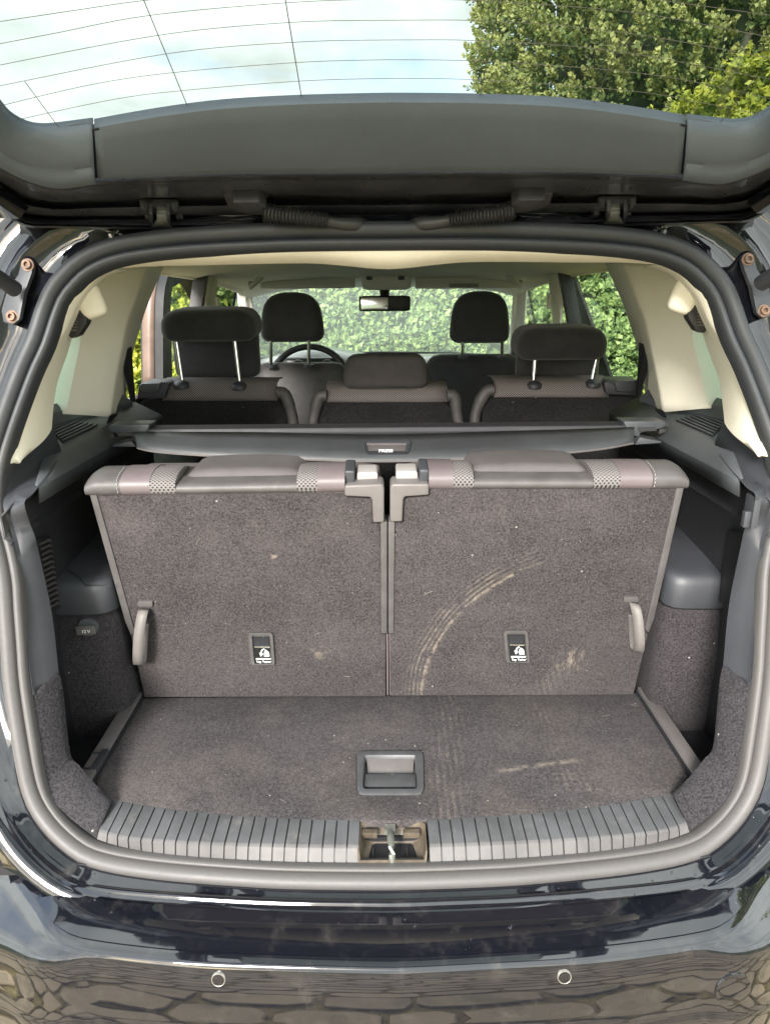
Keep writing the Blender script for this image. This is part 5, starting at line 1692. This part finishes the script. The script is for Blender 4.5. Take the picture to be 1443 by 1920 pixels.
# ---- second row: three seats
def headpost(mb, a, b): mb.tube([a, b], .0058, 10)
def second_seat(which):
    Y = 1.90
    if which == 'l':
        lab = 'second row seat with raised headrest on the steering wheel side'
        us, vt, tm = (255, 552), 722, (305, 520)
    elif which == 'c':
        lab = 'middle second row seat with its low headrest pushed down'
        us, vt, tm = (584, 862), 729, (612, 838)
    else:
        lab = 'second row seat with raised headrest on the passenger side'
        us, vt, tm = (888, 1206), 718, (925, 1140)
    a, b = PY(us[0], vt, Y), PY(us[1], vt, Y)
    cx = (a.x + b.x) / 2; w = b.x - a.x; ztop = a.z
    t = thing('second_row_seat', lab, 'car seat', (cx, Y, .55), 'second row seats')
    # padded shell seen round the black carpet back
    hgt = .58
    def shp(p, q):
        # rounded shoulders
        k = 1 - .10 * max(q.z - .55, 0) / .45
        if which == 'l': return V((p.x * k + (.0 if q.x > 0 else 0), p.y, p.z - .05 * max(q.x - .72, 0) / .28 * max(q.z, 0)))
        if which == 'r': return V((p.x * k, p.y, p.z - .05 * max(-q.x - .72, 0) / .28 * max(q.z, 0)))
        return V((p.x * k, p.y, p.z - .04 * max(abs(q.x) - .75, 0) / .25 * max(q.z, 0)))
    mb = MB(); mb.rbox((w, .15, hgt), .05, Matrix.Translation((cx, Y + .05, ztop - hgt / 2)) @ Matrix.Rotation(R(-9), 4, 'X'), 8, shp)
    obj('backrest', mb, M['fabric_grey'], t)
    # carpet back panel
    iu0, iu1 = us
    off = {'l': (8, -14), 'c': (12, -12), 'r': (16, -6)}[which]
    u0, u1 = us[0] + off[0], us[1] + off[1]
    vv = vt + {'l': 28, 'c': 24, 'r': 26}[which]
    r_ = 34
    pts = []
    arc = lambda cu, cv, a0, a1, rx, ry: [(cu + rx * math.cos(R(a)), cv - ry * math.sin(R(a))) for a in np.linspace(a0, a1, 7)]
    rl_ = (10 if which == 'l' else 30); rr = (10 if which == 'r' else 30)
    out_ = arc(u0 + rl_, vv + rl_ * .9, 180, 90, rl_, rl_ * .9) + arc(u1 - rr, vv + rr * .9, 90, 0, rr, rr * .9)
    yb = Y - .032
    p3 = [PY(u, v, yb) for u, v in out_]
    p3 += [V((p3[-1].x, yb - .07, .72)), V((p3[0].x, yb - .07, .72))]
    mb = MB(); mb.prism(p3, (0, .03, 0)); obj('carpet_back', mb, M['blackcarpet'], t, bevel=.006)
    # mesh strip along the top
    m0, m1 = tm
    rails = []
    for u in np.linspace(m0, m1, 8):
        p = PY(u, vv + 1, yb - .001); q = PY(u, vt - 2, Y - .01)
        rails.append([p, p.lerp(q, .3) + V((0, -.004, .003)), p.lerp(q, .7) + V((0, -.003, .004)), q + V((0, .0, .003)), q + V((0, .05, .010)), q + V((0, .11, .004))])
    mb = MB(); mb.loft(rails); obj('mesh_band', mb, M['mesh_dark'], t, solid=.004, angle=60)
    for e in ((m0, us[0]), (m1, us[1])):
        if (which == 'l' and e[0] == m0) or (which == 'r' and e[0] == m1): continue
        sg = 1 if e[1] > e[0] else -1
        pth = [PY(e[0], (vv + vt) / 2 + 1, yb - .002), PY(e[0] + sg * 14, (vv + vt) / 2 + 4, yb - .002), PY(e[1] - sg * 6, vv + 22, yb - .004), PY(e[1] - sg * 1, vv + 52, yb - .006), PY(e[1] + sg * 5, vv + 90, yb - .006)]
        pth = crom(pth, 24)
        mb = MB(); mb.tube(pth, [.017] * 8 + [.015] * 16, 10); obj('shoulder_bolster', mb, M['vinyl'], t, angle=80)
    # release lever block on the outer shoulder
    if which != 'c':
        if which == 'l':
            q = [(256, 748), (260, 722), (268, 717), (306, 716), (318, 718), (312, 733), (310, 747)]; lv = [(261, 727), (264, 719), (300, 718), (298, 732), (292, 736), (264, 735)]
        else:
            q = [(1135, 740), (1132, 718), (1140, 713), (1192, 712), (1200, 716), (1206, 740), (1190, 742)]; lv = [(1152, 718), (1156, 714), (1190, 713), (1192, 730), (1180, 735), (1156, 734)]
        mb = MB(); mb.prism([PY(u, v, Y - .045) for u, v in q], (0, .09, 0)); blk = obj('shoulder_cover', mb, M['trim'], t, bevel=.006)
        mb = MB(); mb.prism([PY(u, v, Y - .055) for u, v in lv], (0, .06, .0)); obj('release_lever', mb, M['ledge'], t, bevel=.005)
    # head restraint
    if which == 'c':
        a, b = PY(645, 728, Y), PY(801, 728, Y); top = PY(722, 664, Y)
        c = V(((a.x + b.x) / 2, Y + .015, (a.z + top.z) / 2))
        def fn(p, q): return V((p.x * (1 - .06 * max(q.z, 0)), p.y, p.z - .006 * (q.x ** 4) * (q.z > 0)))
        mb = MB(); mb.rbox((b.x - a.x, .10, top.z - a.z), .022, Matrix.Translation(c), 8, fn, .004)
        h = obj('headrest', mb, M['fabric_grey'], t)
        mb = MB(); mb.rbox(((b.x - a.x) * .75, .07, .012), .005, Matrix.Translation((c.x, Y + .015, a.z - .001)), 4); obj('headrest_foot', mb, M['rubber_black'], h)
    else:
        if which == 'l':
            R0, R1, rv0, rv1 = 301, 476, 577, 640; P0, P1, pv1 = 330, 481, 709; posts = [((330, 636), (343, 722)), ((440, 638), (450, 724))]
            yp = .07
        else:
            R0, R1, rv0, rv1 = 970, 1144, 611, 675; P0, P1, pv1 = 966, 1128, 716; posts = [((1003, 672), (999, 722)), ((1117, 674), (1108, 720))]
            yp = .07
        yr = Y - .035
        a, b = PY(R0, rv1, yr), PY(R1, rv0, yr)
        c = V(((a.x + b.x) / 2, yr + .065, (a.z + b.z) / 2))
        def fn(p, q): return V((p.x * (1 - .05 * max(q.z, 0) ** 2), p.y, p.z - .010 * abs(q.x) ** 5 * (q.z > 0)))
        mb = MB(); mb.rbox((b.x - a.x, .15, b.z - a.z), .030, Matrix.Translation(c) @ Matrix.Rotation(R(4), 4, 'X'), 8, fn, .004)
        h = obj('headrest', mb, M['fabric'], t)
        a, b = PY(P0, pv1, Y + .09), PY(P1, rv0 + 6, Y + .09)
        c2 = V(((a.x + b.x) / 2, Y + .10, (a.z + b.z) / 2))
        mb = MB(); mb.rbox((b.x - a.x, .06, b.z - a.z), .025, Matrix.Translation(c2), 7); obj('headrest_pad', mb, M['fabric'], h)
        mb = MB()
        for (tu, tv), (bu, bv) in posts:
            mb = MB(); pa, pb = PY(tu, tv, Y), PY(bu, bv, Y - .005); headpost(mb, pa + (pa - pb) * .2, pb); obj('headrest_post', mb, M['chrome'], t)
            mb = MB(); mb.lathe(pb + V((0, -.012, .002)), (0, -.25, 1), [(.021, -.006), (.021, .003), (.015, .008), (.008, .011)], 20); obj('post_collar', mb, M['trim'], t, angle=50)
    # cushion
    mb = MB(); mb.rbox((w * .96, .5, .16), .06, Matrix.Translation((cx, Y + .32, .70)), 5); obj('seat_cushion', mb, M['fabric_grey'], t)
    return t
for k in 'lcr': second_seat(k)

# ---- front seats
def front_seat(sd_):
    Y = 2.8
    L = sd_ < 0
    t = thing('front_seat', 'front seat before the steering wheel, tall black headrest' if L else 'front passenger seat, black headrest with a small round button', 'car seat', (-.4 if L else .4, Y, .5), 'front seats')
    if L: top, bu = 684, (470, 652); hu, hv = (488, 603), (547, 643); ps = (508, 579)
    else: top, bu = 668, (800, 985); hu, hv = (845, 961), (545, 645); ps = (867, 941)
    a, b = PY(bu[0], top, Y), PY(bu[1], top, Y)
    cx, w = (a.x + b.x) / 2, b.x - a.x
    hgt = .66
    def fn(p, q):
        k = 1 - .30 * max(q.z - .45, 0) ** 1.5
        return V((p.x * k, p.y, p.z))
    mb = MB(); mb.rbox((w * 1.10, .15, hgt), .055, Matrix.Translation((cx, Y + .04, a.z - hgt / 2 + .003)) @ Matrix.Rotation(R(-10), 4, 'X'), 9, fn, .012)
    obj('backrest', mb, M['vinyl'] if L else M['fabric'], t)
    if L: pass
    a, b = PY(hu[0], hv[1], Y - .02), PY(hu[1], hv[0], Y - .02)
    c = V(((a.x + b.x) / 2, Y + .035, (a.z + b.z) / 2))
    def hf(p, q):
        zz = (q.z + 1) / 2
        k = 1 - .20 * zz ** 2.2
        return V((p.x * k, p.y, p.z - .030 * abs(q.x) ** 2.6 * (q.z > 0) * q.z))
    mb = MB(); mb.rbox((b.x - a.x, .11, b.z - a.z), .035, Matrix.Translation(c), 10, hf, .006)
    h = obj('headrest', mb, M['fabric'], t)
    if not L:
        mb = MB(); mb.lathe(PY(849, 617, Y - .012), (-1, -.6, 0), [(.009, -.006), (.009, .002), (.006, .004)], 16); obj('headrest_button', mb, M['trim'], h)
    for u in ps:
        mb = MB(); pb = PY(u, top + 2, Y); mb.tube([pb, PY(u, hv[1] - 8, Y)], .0068, 10); obj('headrest_post', mb, M['chrome'], t)
        mb = MB(); mb.lathe(pb, (0, 0, 1), [(.020, -.006), (.020, .004), (.010, .008)], 16); obj('post_collar', mb, M['trim'], t)
    mb = MB(); mb.rbox((w * 1.05, .52, .16), .06, Matrix.Translation((cx, Y + .33, .66)), 5); obj('seat_cushion', mb, M['fabric'], t)
    return t
front_seat(-1); front_seat(1)
